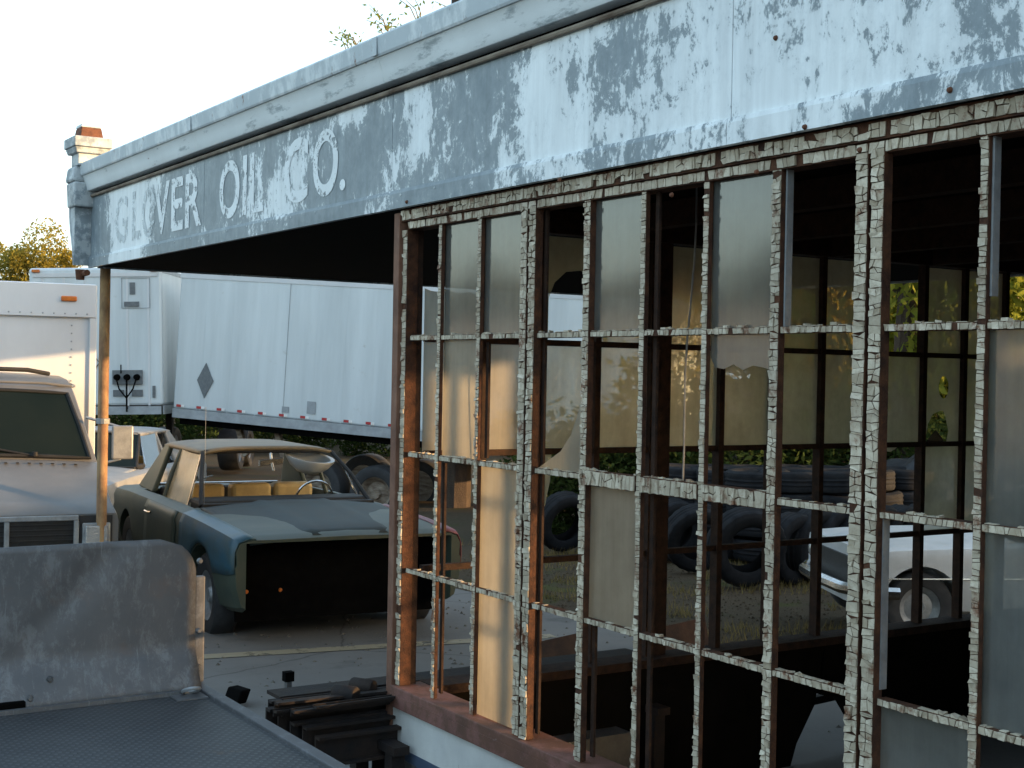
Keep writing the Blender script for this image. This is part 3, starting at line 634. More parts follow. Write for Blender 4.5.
for yy in (g0.y+.25, g0.y+1.6):
    for s in (-.10, .22): MB().box(g0.x+s-.03, g0.x+s+.03, yy-.03, yy+.03, -.02, .395).build('leg', 'dark_steel', rk)
    MB().box(g0.x-.16, g0.x+.28, yy-.035, yy+.035, .396, .43).build('crossbar', 'dark_steel', rk)
MB().box(g0.x+.13, g0.x+.30, g0.y+.30, g0.y+1.4, .05, .35).build('side_panel', 'steel_grey', rk)
MB().box(g0.x-.10, g0.x+.12, g0.y+.31, g0.y+1.4, .05, .34).build('core', 'black_void', rk)
for k, (dy, dx) in enumerate(((.22, -.02), (.10, .06))):
    r0 = MB(); r0.lathe([(.0001,0),(.03,0),(.034,.008),(.034,.10),(.03,.108),(.0001,.108)], (g0.x-.10+dx, g0.y+dy, .605), (.85,.5,0), 16)
    o = r0.build('steel_roller', 'dark_steel', smooth=True); tag(o, 'short dark roller lying on top of the steel channel bundle', 'roller', 'rollers on the bundle')
ft = MB(); ft.box(g0.x-.28, g0.x-.14, g0.y-.1, g0.y+1.8, .57, .585); o = ft.build('flat_bar', 'dark_steel'); tag(o, 'flat dark bar laid along the outer edge of the steel bundle', 'steel bar')
w = onZ(288, 692, .45); sk = empty('stake', (w.x, w.y, 0), 0, False); tag(sk, 'short dark stake with a square block on top beyond the steel bundle', 'stake')
MB().box(w.x-.015, w.x+.015, w.y-.012, w.y+.012, -.02, .50).build('shaft', 'steel_grey', sk); MB().box(w.x-.02, w.x+.02, w.y-.022, w.y+.022, .501, .545).build('block', 'black_void', sk)
w = onG(237, 706); o = MB().obox((w.x, w.y, .05), (.07,.015,0), (-.01,.035,0), (0,.015,.04)).build('wheel_chock', 'black_void', bevel=.01); tag(o, 'small black wedge lying on the concrete beside the flatbed', 'chock')

# ================================================================= CARS
def fixn(me):
    import bmesh
    b = bmesh.new(); b.from_mesh(me); bmesh.ops.recalc_face_normals(b, faces=b.faces[:]); b.to_mesh(me); b.free()
def car(name, loc, rz, paint, hoodm, roofm, label, wreck=False, fender=None, fender2=None, glassm='car_glass_dusty', ax=1.42):
    E_ = empty(name, loc, rz); tag(E_, label, 'car')
    SEC = [(-2.46,.76,.42,.70,.75),(-2.40,.84,.36,.80,.84),(-2.2,.89,.30,.86,.895),(-1.4,.93,.24,.895,.93),(-.6,.945,.22,.905,.93),(.3,.945,.22,.905,.945),(.75,.945,.22,.90,.955),(1.4,.935,.24,.885,.93),(1.9,.925,.26,.865,.90),(2.16,.91,.28,.845,.87),(2.24,.89,.30,.825,.845)]
    def prof(s):
        u, w, zb, zt, zc = s
        h = [(0,zb),(w-.14,zb),(w-.05,zb+.06),(w-.01,zb+.20),(w,zb+.34),(w-.012,zt-.16),(w-.006,zt-.07),(w-.035,zt-.012),(w-.11,zt+.012),(w-.30,zt+(zc-zt)*.55),(0,zc)]
        return [(u,v,z) for v, z in h]+[(u,-v,z) for v, z in h[-2:0:-1]]
    import bisect
    us = sorted(set(round(v, 2) for v in lin(-2.46, 2.24, 40)+[s[0] for s in SEC])); rows = []
    for u in us:
        i = max(0, min(len(SEC)-2, bisect.bisect(SEC, (u,))-1 if (u,) > SEC[0] else 0))
        while SEC[i+1][0] < u: i += 1
        a, b = SEC[i], SEC[i+1]; t_ = (u-a[0])/(b[0]-a[0]); rows.append(prof([p_+(q_-p_)*t_ for p_, q_ in zip(a, b)]))
    mb = MB(); mb.grid(rows, True); n = len(rows[0]); mb.f.append(tuple(range(n))); mb.f.append(tuple(reversed(range(len(mb.v)-n, len(mb.v)))))
    body = mb.build('body', paint, E_, smooth=True); fixn(body.data)
    ct = MB()
    for u in (-1.42, ax):
        for s in (-1, 1): ct.tube([(u, s*.62, .33), (u, s*1.1, .33)], .385, 28)
    ct.box(-1.25, .66, -.79, .79, .40, 1.2)
    if wreck: ct.box(1.72, 2.5, -.81, .81, .15, .815)
    cm = ct.mesh('c'); fixn(cm); co = bpy.data.objects.new('c', cm); col.objects.link(co); co.parent = E_
    bm = body.modifiers.new('x', 'BOOLEAN'); bm.object = co; bm.operation = 'DIFFERENCE'; bm.solver = 'EXACT'; bm.use_self = True
    bpy.context.view_layer.update(); me = bpy.data.meshes.new_from_object(body.evaluated_get(bpy.context.evaluated_depsgraph_get()))
    body.modifiers.clear(); body.data = me; bpy.data.objects.remove(co)
    me.set_sharp_from_angle(angle=R(35))
    # hood with two raised creases
    hr = []
    for u in lin(.78, 2.2, 12):
        zc = .958-(u-.78)*.068-(.03*max(0, (u-1.95)/.25)**2); r0 = []
        for v in lin(-.77, .77, 23):
            cr = .012*max(0, 1-abs(abs(v)-.30)/.06)+.010*(abs(v) < .30)
            r0.append((u, v, zc+.008+cr-.055*(v/.77)**2*.75))
        hr.append(r0)
    hm = MB(); hm.grid(hr); hm.build('hood', hoodm, E_, smooth=True, solid=.012)
    # cowl strip, dash
    MB().box(.655, .775, -.74, .74, .905, .955).build('cowl', 'dark_trim', E_)
    MB().box(.30, .654, -.75, .75, .74, .975).build('dashboard', 'dark_trim', E_, bevel=.03)
    # roof
    rr = []
    for u in lin(-1.28, .12, 14):
        e_ = max(0, (abs(u+.55)-.45)/.30); ww = .615-.02*e_
        rr.append([(u, v*ww, 1.378-.014*e_**1.6-.045*abs(v)**4) for v in lin(-1, 1, 17)])
    rf = MB(); rf.grid(rr); rf.build('roof', roofm, E_, smooth=True, solid=.03)
    for s in (-1, 1):
        MB().tube([(.68,s*.74,.93),(.40,s*.67,1.15),(.10,s*.585,1.335)], [.022,.018,.02], 8).build('windshield_pillar', 'dark_trim', E_, smooth=True)
        MB().tube([(-.52,s*.765,.90),(-.53,s*.70,1.12),(-.54,s*.605,1.33)], [.022,.02,.022], 8).build('door_pillar', paint, E_, smooth=True)
        sp = MB(); sp.add([(-1.02,s*.77,.90),(-1.75,s*.74,.905),(-1.22,s*.60,1.345),(-1.02,s*.607,1.345),(-1.02,s*.72,.90),(-1.72,s*.69,.905),(-1.2,s*.56,1.335),(-1.02,s*.56,1.335)], [(0,1,2,3),(7,6,5,4),(0,4,5,1),(1,5,6,2),(2,6,7,3),(3,7,4,0)])
        sp.build('rear_pillar', paint, E_, bevel=.015)
        # door: proud skin with its own edge
        dr = []
        for u in lin(-.50, .62, 10): dr.append([(u, s*v, z) for v, z in ((.903,.30),(.941,.42),(.952,.56),(.940,.75),(.944,.83),(.915,.893))])
        d = MB(); d.grid(dr); door = d.build('door', paint, E_, smooth=True, solid=.008)
        MB().tube([(-.40,s*.955,.80),(-.37,s*.972,.80),(-.25,s*.972,.80),(-.22,s*.955,.80)], .011, 6).build('handle', 'chrome', door)
        g = MB(); g.add([(-.50,s*.755,.895),(.42,s*.765,.895),(.09,s*.60,1.325),(-.52,s*.615,1.33)], [(0,1,2,3)])
        if s < 0 or not wreck: g.build('side_window', glassm, E_)
        vt = MB().tube([(.36,s*.775,.90),(.22,s*.66,1.20),(.12,s*.60,1.325)], .010, 5); vt.build('vent_frame', 'chrome', E_)
    for a_, b_ in (((.10,-.57,1.345),(.10,.57,1.345)),): MB().tube([a_, b_], .018, 8).build('windshield_header', 'dark_trim', E_)
    # rear window frame, seats, steering wheel
    MB().tube([(-1.72,-.66,.915),(-1.72,.66,.915)], .015, 6).build('rear_window_frame', 'chrome', E_)
    for v in (-.42, .02, .42):
        MB().box(-.62, -.44, v-.19, v+.19, .60, 1.015).build('seat_back', 'tan_vinyl', E_, bevel=.04)
    MB().box(-1.15, -.98, -.68, .68, .5, .95).build('rear_seat', 'dark_trim', E_, bevel=.04)
    MB().box(-.44, .1, -.68, .68, .42, .56).build('seat_base', 'tan_vinyl', E_, bevel=.04)
    sw = MB(); c = Vector((.24,.38,.93)); a_ = Vector((.35,0,.94)).normalized(); b_ = Vector((0,1,0))
    sw.tube([c+a_*.17*math.sin(t_)+b_*.17*math.cos(t_) for t_ in lin(0, 2*math.pi, 25)], .011, 6, False); sw.build('steering_wheel', 'chrome', E_, smooth=True)
    MB().tube([c, (.45,.38,.88)], .02, 6).build('steering_column', 'dark_trim', E_)
    for u in (-1.42, ax):
        for s in (-1, 1): wheel(E_, (u, s*.80, .325), .325, .20, (0, s, 0), rim='zinc')
    if wreck:
        MB().box(1.92, 1.95, -.80, .80, .20, .81).build('radiator_void', 'black_void', E_)  # black sheet put in for the shade inside the empty engine bay
        MB().box(1.75, 1.85, -.45, .45, .30, .40).build('front_frame', 'black_void', E_)
        MB().box(1.78, 1.9, -.79, .79, .27, .31).build('lower_valance', 'black_void', E_)
        for s, m in ((-1, fender), (1, fender2)):
            if not m: continue
            fr_ = []
            for u in lin(.80, 2.235, 16):
                i = 0
                while SEC[i+1][0] < u: i += 1
                a, b = SEC[i], SEC[i+1]; t_ = (u-a[0])/(b[0]-a[0]); _, w_, zb, zt, zc = [p_+(q_-p_)*t_ for p_, q_ in zip(a, b)]
                low = max(zb+.28, .33+math.sqrt(max(0, .40**2-(u-1.42)**2))) if abs(u-1.42) < .40 else zb+.30
                zs = [low+(zt-.07-low)*k/3 for k in range(4)]
                fr_.append([(u, s*(w_+.006-.006*abs(k-1.5)/1.5), z) for k, z in enumerate(zs)]+[(u,s*(w_-.026),zt-.006),(u,s*(w_-.108),zt+.02),(u,s*(w_-.155),zt+.016)])
            fm = MB(); fm.grid(fr_); fm.build('front_fender', m, E_, smooth=True, solid=.008)
        for v in (-.66, -.40): MB().lathe([(.0001,.012),(.012,.010),(.016,0)], (1.95, v-.06, .42), (1,0,0), 12).build('amber_lamp', 'amber', E_)
        # clutter in the windscreen opening: mirror and a pale lamp bowl
        mi = MB(); mi.obox((.12,.02,1.25), (.015,0,0), (0,.11,.01), (0,0,.03)); mi.tube([(.10,.02,1.33),(.12,.02,1.25),(.14,.04,1.17)], .016, 8); mi.build('mirror', 'chrome', E_, bevel=.006)
        bw = MB(); bw.lathe([(.0001,-.13),(.10,-.12),(.17,-.07),(.22,.0),(.225,.02),(.19,.015),(.12,-.08),(.0001,-.10)], (.05,.40,1.27), (.2,.1,1), 20); bw.build('visor', 'car_white', E_, smooth=True)
        MB().tube([(.70,-.72,.95),(.70,-.72,1.75)], .0018, 4).build('aerial', 'zinc', E_)
    else:
        MB().box(2.20, 2.262, -.70, .70, .42, .74).build('grille', 'grille_dark', E_)
        bp = MB(); bp.tube([(1.95,-.96,.47),(2.22,-.93,.47),(2.37,-.6,.47),(2.40,0,.47),(2.37,.6,.47),(2.22,.93,.47),(1.95,.96,.47)], .06, 8); bp.build('bumper', 'chrome', E_, smooth=True)
        for s in (-1, 1):
            MB().lathe([(.0001,.045),(.06,.04),(.085,.02),(.095,0)], (2.235, s*.74, .66), (1,0,0), 18).build('headlight', 'lamp_glass', E_, smooth=True)
            MB().box(-1.75, -1.70, s*.0, s*.66, .915, .93)
        g = MB(); g.add([(.68,-.72,.95),(.68,.72,.95),(.12,.57,1.335),(.12,-.57,1.335)], [(0,1,2,3)]); g.build('windscreen', 'windshield', E_, solid=.004)
        tr_ = MB(); tr_.tube([(-2.3,.952,.62),(2.1,.94,.60)], .010, 5); tr_.build('side_trim', 'chrome', E_)
    return E_
CARX = -11.45
car('derelict_car', (CARX, 4.74, gz(CARX)-.005), R(-5.5), 'car_green', 'car_hood', 'car_roof', 'faded green two-door car with its grille and bumper gone and windshield missing', True, 'car_blue', 'car_red')
wc = car('white_car', (-6.84, 9.56, .0), R(-118), 'car_white', 'car_white', 'car_white', 'small white old car parked outside the glazed end wall near the tires', ax=1.72); wc.scale = (.8, .8, .8)

# ================================================================= BOX TRUCK
TX = -9.80; TR = empty('box_truck', (TX, 1.93, gz(TX)), R(-8)); tag(TR, 'pale van-fronted box truck with tall white cargo box behind the canopy post', 'truck')
stn = [(.02,.50,.955,.97),(.05,.72,.965,.975),(.05,.985,.955,.975),(.0,1.015,.95,.97),(-.12,1.045,.945,.965),(-.45,1.17,.94,.965),(-.74,1.285,.935,.96),(-.78,1.29,.93,.96),(-1.22,1.80,.81,.95),(-1.30,1.85,.80,.95),(-1.55,1.90,.80,.95),(-2.3,1.925,.82,.95)]
rows = []
for u, z, w, ws in stn:
    zm = min(z-.02, 1.10); half = [(w*k/6, z+.03*(1-(k/6)**2)*(z > 1.0)) for k in range(7)]+[(w+.012, z-.02), (ws, zm if zm < z-.05 else z-.05), (ws, .42)]
    rows.append([(u, -v, q_) for v, q_ in reversed(half)]+[(u, v, q_) for v, q_ in half[1:]])
cb = MB(); cb.grid(rows); cb.build('cab', 'truck_paint', TR, smooth=True)
for s in (-1, 1): MB().box(-2.3, -.9, s*.90-.02, s*.90+.02, .35, .45).build('step', 'dark_steel', TR)
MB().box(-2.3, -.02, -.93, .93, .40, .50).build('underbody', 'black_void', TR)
sn = Vector((.51/.674, 0, .44/.674))      # windshield outward normal
def wsp(v, t_): return Vector((-.775-.44*t_, v*(.885-.115*t_), 1.29+.51*t_+.03*(1-v*v)))+sn*.0
gl = MB(); gl.grid([[wsp(v, t_)+sn*.016 for v in lin(-.985, .985, 13)] for t_ in lin(.05, .955, 6)]); gl.build('windshield', 'windshield', TR, smooth=True)
gk = MB(); gk.tube([wsp(v, .035)+sn*.016 for v in lin(-1, 1, 13)]+[wsp(1, .5)+sn*.016]+[wsp(v, .97)+sn*.016 for v in lin(.98, -.98, 13)]+[wsp(-1, .5)+sn*.016, wsp(-1, .035)+sn*.016], .016, 6); gk.build('windshield_gasket', 'dark_trim', TR, smooth=True)
for v0, v1 in ((.55, .02), (-.35, -.85)):
    wp = MB(); a, b = wsp(v0, .02)+sn*.03, wsp(v1, .17)+sn*.035; wp.tube([a, b], .009, 6); wp.tube([b+Vector((0,.32*(.5),-.01)), b+Vector((0,-.22,.03))], .008, 5); wp.lathe([(.0001,.03),(.02,.03),(.025,0)], a, (0,0,1), 10); wp.build('wiper', 'dark_trim', TR)
gt = MB(); gt.tube([(-1.30,-.80,1.85),(-1.27,-.6,1.875),(-1.26,0,1.89),(-1.27,.6,1.875),(-1.30,.80,1.85),(-1.6,.86,1.85),(-2.3,.88,1.87)], .012, 6); gt.build('rain_gutter', 'truck_paint', TR, smooth=True)
rb = MB(); rb.tube([(-1.75,-.70,1.95),(-1.60,-.55,1.975),(-1.55,0,1.985),(-1.60,.50,1.975),(-1.78,.68,1.945)], .018, 8); rb.build('roof_trim', 'dark_trim', TR, smooth=True)
for k in range(40): 
    v = -.8+k*.041; MB().box(-.73, -.66, v, v+.02, 1.298-.03*(v/.94)**2, 1.302-.03*(v/.94)**2).build('cowl_vent', 'dark_trim', TR) if k % 2 == 0 else None
# grille: bright frame, dark slats, lamps
MB().box(.052, .068, -.93, .93, .50, .975).build('grille_panel', 'grille_dark', TR)
for z0, z1 in ((.945,.98),(.50,.53)): MB().box(.07, .095, -.70, .70, z0, z1).build('grille_frame', 'zinc', TR, bevel=.005)
for v in (-.685, -.24, .23, .685): MB().box(.07, .095, v-.017, v+.017, .531, .944).build('grille_bar', 'zinc', TR, bevel=.004)
for k in range(11):
    z = .548+k*.036
    for a, b in ((-.665,-.26),(-.22,.21),(.25,.665)): MB().box(.069, .084, a, b, z, z+.012).build('grille_slat', 'dark_trim', TR)
def letters(s, w, h, gap):                              # blocky badge letters as thin bars
    return None
bx_ = MB()
for i, ch in enumerate('GMC'):
    me = text_mesh(ch); co = np.array([v.co[:] for v in me.vertices]); mn, mx = co.min(0), co.max(0); y0 = -.17+i*.115
    for v in me.vertices: v.co = Vector((.099, y0+(v.co.x-mn[0])/(mx[0]-mn[0])*.10, .70+(v.co.y-mn[1])/(mx[1]-mn[1])*.09))
    me.materials.clear(); me.materials.append(MT['red_badge']); o = bpy.data.objects.new('badge_letter', me); col.objects.link(o); o.parent = TR
    m_ = o.modifiers.new('s', 'SOLIDIFY'); m_.thickness = .008
for s in (-1, 1):
    MB().box(.07, .09, s*.82-.095, s*.82+.095, .745, .925).build('headlight_bezel', 'zinc', TR, bevel=.01)
    MB().box(.091, .105, s*.82-.075, s*.82+.075, .765, .905).build('headlight', 'lamp_glass', TR, bevel=.02)
    MB().box(.07, .095, s*.82-.085, s*.82+.085, .56, .72).build('marker_lamp', 'lamp_glass', TR, bevel=.012)
    mr = MB(); mr.tube([(-.95,s*.93,1.25),(-.90,s*1.12,1.30),(-.90,s*1.12,1.55),(-1.0,s*.88,1.62)], .012, 6); o = mr.build('mirror', 'zinc', TR); MB().box(-.92, -.88, s*1.14-.08, s*1.14+.08, 1.30, 1.56).build('mirror_head', 'zinc', o, bevel=.012)
    wheel(TR, (-.75, s*.83, .36), .36, .24, (0, s, 0)); wheel(TR, (-4.6, s*.85, .36), .36, .24, (0, s, 0))
MB().box(.06, .20, -.98, .98, .38, .49).build('bumper', 'zinc', TR, bevel=.02)
BX0, BX1, BW, BZ0, BZ1 = -2.32, -6.3, 1.13, .62, 2.72
MB().box(BX1, BX0, -BW, BW, BZ0, BZ1).build('cargo_box', 'box_white', TR, bevel=.02)
MB().box(BX0+.001, BX0+.03, -BW+.01, BW-.01, BZ1-.29, BZ1-.006).build('box_top_panel', 'box_white', TR, bevel=.006)
for s in (-1, 1):
    MB().box(BX0+.001, BX0+.022, s*(BW-.035)-.03, s*(BW-.035)+.03, BZ0, BZ1-.291).build('corner_strip', 'box_white', TR, bevel=.006)
    MB().box(BX0+.031, BX0+.052, s*(BW-.24)-.065, s*(BW-.24)+.065, BZ1-.155, BZ1-.11).build('marker_light', 'amber', TR, bevel=.01)
MB().box(BX0+.001, BX0+.006, .28, .30, BZ0, BZ1-.291).build('panel_seam', 'trailer_rail', TR)
rv = MB()
for k in range(26):
    for v in (-.9, -.3, .29, .92): rv.lathe([(.0001,.005),(.006,.004),(.008,0)], (BX0+.006, v, .66+k*.068), (1,0,0), 6)
for k in range(24): rv.lathe([(.0001,.005),(.006,.004),(.008,0)], (BX0+.031, -1.05+k*.091, BZ1-.26), (1,0,0), 6)
tag(rv.build('rivets', 'trailer_rail', TR), kind='stuff')
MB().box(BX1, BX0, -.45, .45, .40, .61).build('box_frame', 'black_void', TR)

# ================================================================= SEMI TRAILERS
def semitrailer(name, base, ang, L, W, z0, z1, label, tilt_roll=0, tilt_pitch=0):
    """local: +u = nose, origin under nose centre"""
    E_ = empty(name, base, ang); tag(E_, label, 'trailer', 'white cargo trailers behind the yard'); E_.rotation_euler = (tilt_roll, tilt_pitch, ang)
    MB().box(-L, 0, -W/2, W/2, z0+.16, z1).build('cargo_body', 'trailer_skin', E_, bevel=.05)
    for s in (-1, 1):
        MB().box(-L, -.02, s*W/2-.012, s*W/2+.012, z0, z0+.159).build('bottom_rail', 'trailer_rail', E_)
        MB().box(-L, -.06, s*(W/2+.001)-.008, s*(W/2+.001)+.008, z1-.10, z1-.03).build('top_rail', 'trailer_rail', E_)
    MB().box(-L+.01, -.03, -W/2+.02, W/2-.02, z0+.03, z0+.159).build('floor', 'dark_steel', E_)
    return E_
# trailer A: nose towards us
a0, a1 = atd(35, 263, 25), atd(168, 272, 25); mid = (a0+a1)/2; dirA = Vector((a1.x-a0.x, a1.y-a0.y, 0)).normalized(); nose = Vector((dirA.y, -dirA.x, 0))
WA = (a1-a0).length; angA = math.atan2(nose.y, nose.x); gA = gz(mid.x)
TA = semitrailer('cargo_trailer', (mid.x, mid.y, gA), angA, 10.0, WA, 1.02-gA, mid.z-gA, 'white cargo trailer showing its nose wall with air hose couplings', R(1.6))
zA0, zA1 = 1.02-gA, mid.z-gA
MB().box(.001, .03, -WA/2+.03, WA/2-.03, zA0, zA0+.15).build('nose_rail', 'trailer_rail', TA)
MB().box(.001, .02, -WA/2+.08, WA/2-.08, zA1-.17, zA1-.10).build('nose_top_rail', 'box_white', TA)
for v in lin(-WA/2+.25, WA/2-.25, 6): MB().box(.001, .008, v-.02, v+.02, zA0+.16, zA1-.18).build('nose_rib', 'box_white', TA)
zc = zA0+.55; vA = .58
MB().box(.02, .06, vA-.27, vA+.27, zc, zc+.26).build('coupling_panel', 'placard', TA)
for k in (-.18, 0, .18): MB().lathe([(.0001,.09),(.05,.08),(.06,0)], (.06, vA+k, zc+.13), (1,0,0), 12).build('air_coupling', 'black_void', TA)
hs = MB()
for k in (-.18, .18): hs.tube([(.12,vA+k,zc+.10),(.14,vA+k*.7,zc-.08),(.12,vA+.0,zc-.25),(.08,vA,zc-.45)], .014, 6)
hs.tube([(.10,vA,zc+.10),(.11,vA,zc-.5)], .016, 6); hs.tube([(.1,vA-.1,zc+.2),(.1,vA-.1,zc+.36)], .012, 6); hs.build('air_hose', 'black_void', TA)
for k in (-.17, .17): MB().box(.01, .025, vA+k-.10, vA+k+.10, zc-.22, zc-.10).build('label_plate', 'placard', TA)
MB().box(.01, .03, vA+.45, vA+.50, zc-.25, zc-.03).build('rail_clip', 'placard', TA)
for a, b, c_, d_ in ((vA-.1,vA+.42,zA1-.75,zA1-.74),(vA-.1,vA+.42,zA1-.20,zA1-.19),(vA-.1,vA-.09,zA1-.74,zA1-.2),(vA+.41,vA+.42,zA1-.74,zA1-.2)): MB().box(.01, .018, a, b, c_, d_).build('document_frame', 'trailer_rail', TA)
MB().box(.01, .03, vA-.05, vA+.22, zA1-.72, zA1-.63).build('label_plate', 'placard', TA)
for v in (vA+.10, -.85): MB().box(.01, .016, v-.05, v+.05, zA1-.50, zA1-.28).build('number_strip', 'placard', TA)
dm = MB(); c = Vector((.02, -.13, zA0+.95)); dm.tube([c+Vector((0,.2,0)), c+Vector((0,0,.24)), c+Vector((0,-.2,0)), c+Vector((0,0,-.24)), c+Vector((0,.2,0))], .012, 4); dm.build('placard_frame', 'placard', TA)
MB().box(.01, .02, -.35, -.05, zA0+.42, zA0+.58).build('label_plate', 'placard', TA)
for s in (-1, 1): MB().box(.005, .05, s*(WA/2-.14)-.07, s*(WA/2-.14)+.07, zA1-.085, zA1-.03).build('marker_light', 'amber', TA, bevel=.01)
for v in (-.8, .8):
    MB().box(-2.2, -2.05, v-.06, v+.06, .05, zA0).build('landing_leg', 'dark_steel', TA)
    MB().box(-2.3, -1.95, v-.14, v+.14, 0, .05).build('landing_foot', 'dark_steel', TA)
for u in (-7.5, -8.7):
    for s in (-1, 1): wheel(TA, (u, s*.9, .5), .5, .5, (0, s, 0))
# trailer B: long side to us, sunk a little towards the right
b0, b1 = atd(171, 272, 25.15), atd(388, 285, 23.6); dB = Vector((b1.x-b0.x, b1.y-b0.y, 0)).normalized(); nB = Vector((dB.y, -dB.x, 0))
LB = 9.2; WB = 2.44; endR = b0+dB*LB; gB = gz(b0.x)
angB = math.atan2(-dB.y, -dB.x)+math.pi            # nose to the right-hand end
orig = Vector((b0.x, b0.y, 0))-nB*(WB/2)
pitchB = math.atan2(b0.z-b1.z, Vector((b1.x-b0.x, b1.y-b0.y, 0)).length)
TB = empty('cargo_trailer', (orig.x, orig.y, gB), angB); tag(TB, 'long white cargo trailer showing its side with reflective tape and dark diamond placard', 'trailer', 'white cargo trailers behind the yard')
TB.rotation_euler = (0, pitchB*.9, angB)
zb1 = b0.z-gB; zb0 = zb1-2.66                      # local: u from 0 (left/rear) to LB
MB().box(0, LB, -WB/2, WB/2, zb0+.17, zb1).build('cargo_body', 'trailer_skin', TB, bevel=.03)
for s in (-1, 1):
    MB().box(0, LB, s*(WB/2)-.014, s*(WB/2)+.014, zb0, zb0+.169).build('bottom_rail', 'trailer_rail', TB)
    MB().box(0, LB, s*(WB/2)-.012, s*(WB/2)+.012, zb1-.10, zb1-.005).build('top_rail', 'box_white', TB)
side = -1                                             # the side that faces the camera: local -v
for k in range(1, 16):
    u = k*LB/16; MB().box(u-.006, u+.006, -WB/2-.0015, -WB/2+.01, zb0+.17, zb1-.1).build('side_seam', 'trailer_skin', TB)
    if k % 4 == 0: MB().box(u-.004, u+.004, -WB/2-.007, -WB/2+.01, zb0+.17, zb1-.1).build('panel_joint', 'trailer_rail', TB)
for k in range(22):
    u = .08+k*.43
    if u > LB-.3: break
    MB().box(u, u+.10, -WB/2-.016, -WB/2-.0145+.001, zb0+.20, zb0+.245).build('reflective_tape', 'red_tape', TB)
    MB().box(u+.101, u+.17, -WB/2-.016, -WB/2-.0145+.001, zb0+.20, zb0+.245).build('reflective_tape', 'white_tape', TB)
dm = MB(); dm.prism([(0,.32),(.17,0),(0,-.32),(-.17,0)], (.66, -WB/2-.006, zb0+.72), (1,0,0), (0,0,1), (0,-.014,0)); dm.build('diamond_placard', 'placard', TB)
for u, z, w, h in ((2.28,.25,.14,.13),(2.78,.27,.17,.24)): MB().box(u, u+w, -WB/2-.012, -WB/2-.0085, zb0+z+.02, zb0+z+h).build('label_plate', 'trailer_rail', TB)
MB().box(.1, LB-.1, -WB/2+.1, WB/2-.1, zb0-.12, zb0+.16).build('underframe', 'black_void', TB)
for u in (3.0, 4.15):
    for s in (-1, 1): wheel(TB, (u, s*.92, .52), .5, .46, (0, s, 0), rim='bead_rust')
for v in (-.8, .8): MB().box(LB-2.1, LB-1.95, v-.06, v+.06, .3, zb0).build('landing_leg', 'dark_steel', TB)
for u in (1.3, 2.1): MB().obox((u, -.9, zb0-.3), (.04,0,.03), (0,.05,0), (-.12,0,.3)).build('axle_brace', 'bead_rust', TB)
# pale pickup cab glimpsed beyond the green car
pc = atd(118, 440, 17.5); car('pale_car', (pc.x-.9, pc.y+.0, gz(pc.x)), R(-35), 'car_grey', 'car_grey', 'car_grey', 'pale old car standing behind the green car and box truck')

# ================================================================= TIRES
tm = MB(); ro, ri, wt = .385, .225, .26
n = 48; rows = []
pf = [(ri,-wt*.36),(ri+.03,-wt*.46),(ri+.09,-wt*.5),(ro-.045,-wt*.49),(ro-.012,-wt*.42),(ro,-wt*.30),(ro-.009,-wt*.20),(ro-.009,-wt*.17),(ro,-wt*.10),(ro-.009,-.012),(ro-.009,.012),(ro,wt*.10),(ro-.009,wt*.17),(ro-.009,wt*.20),(ro,wt*.30),(ro-.012,wt*.42),(ro-.045,wt*.49),(ri+.09,wt*.5),(ri+.03,wt*.46),(ri,wt*.36),(ri+.025,wt*.33),(ro-.05,wt*.36),(ro-.03,0),(ro-.05,-wt*.36),(ri+.025,-wt*.33),(ri,-wt*.36)]
for r_, h in pf:
    row = []
    for k in range(n):
        t_ = 2*math.pi*k/n; rr_ = r_-(.008 if (k % 2 and abs(h) > wt*.28 and r_ > ro-.03) else 0)
        row.append((math.cos(t_)*rr_, h, math.sin(t_)*rr_))
    rows.append(row)
tm.grid(rows, True); TM = tm.mesh('tire'); TM.materials.append(MT['tire_rubber']); TM.polygons.foreach_set('use_smooth', [True]*len(TM.polygons)); TM.set_sharp_from_angle(angle=R(35))
def tire(p, yaw, lean=0, lying=False, sc=1, label=None):
    o = bpy.data.objects.new('tire', TM); col.objects.link(o); o.scale = (sc,)*3
    o.rotation_euler = (R(90)+lean, 0, yaw) if lying else (lean, 0, yaw)
    o.location = p; tag(o, label or 'worn black truck tire standing in the tire pile in the yard', 'tire', None if label else 'tires in the yard pile'); return o
cy = YAW+math.pi/2                                    # a tire whose face looks at the camera
def stand(px, py, dyaw, lean=.15, sc=1.0, lab=None, up=0):
    g = onG(px, py); yaw = math.atan2(g.y, g.x)+math.pi/2+dyaw
    return tire((g.x, g.y, gz(g.x)+ro*sc*math.cos(lean)+wt*.5*abs(math.sin(lean))-.03+up), yaw, lean, False, sc, lab)
stand(745, 586, .42, -.22, 1.02, 'big worn tire leaning open-faced at the front of the tire pile')
stand(697, 572, .30, -.35, .96, 'tire leaning behind the big open-faced front tire')
stand(563, 551, .55, -.30, .95, 'tire leaning by itself away from the main tire pile')
for px, py, dy, ln in ((790,582,.95,-.1),(812,580,1.0,-.08),(832,578,1.05,-.1),(853,576,1.0,-.12),(876,574,1.1,-.06),(898,571,1.05,-.1),(920,569,1.0,-.1),(942,566,1.1,-.1),(672,560,.6,-.2),(650,556,.8,-.15)): stand(px, py, dy, ln, rnd(.92, 1.0))
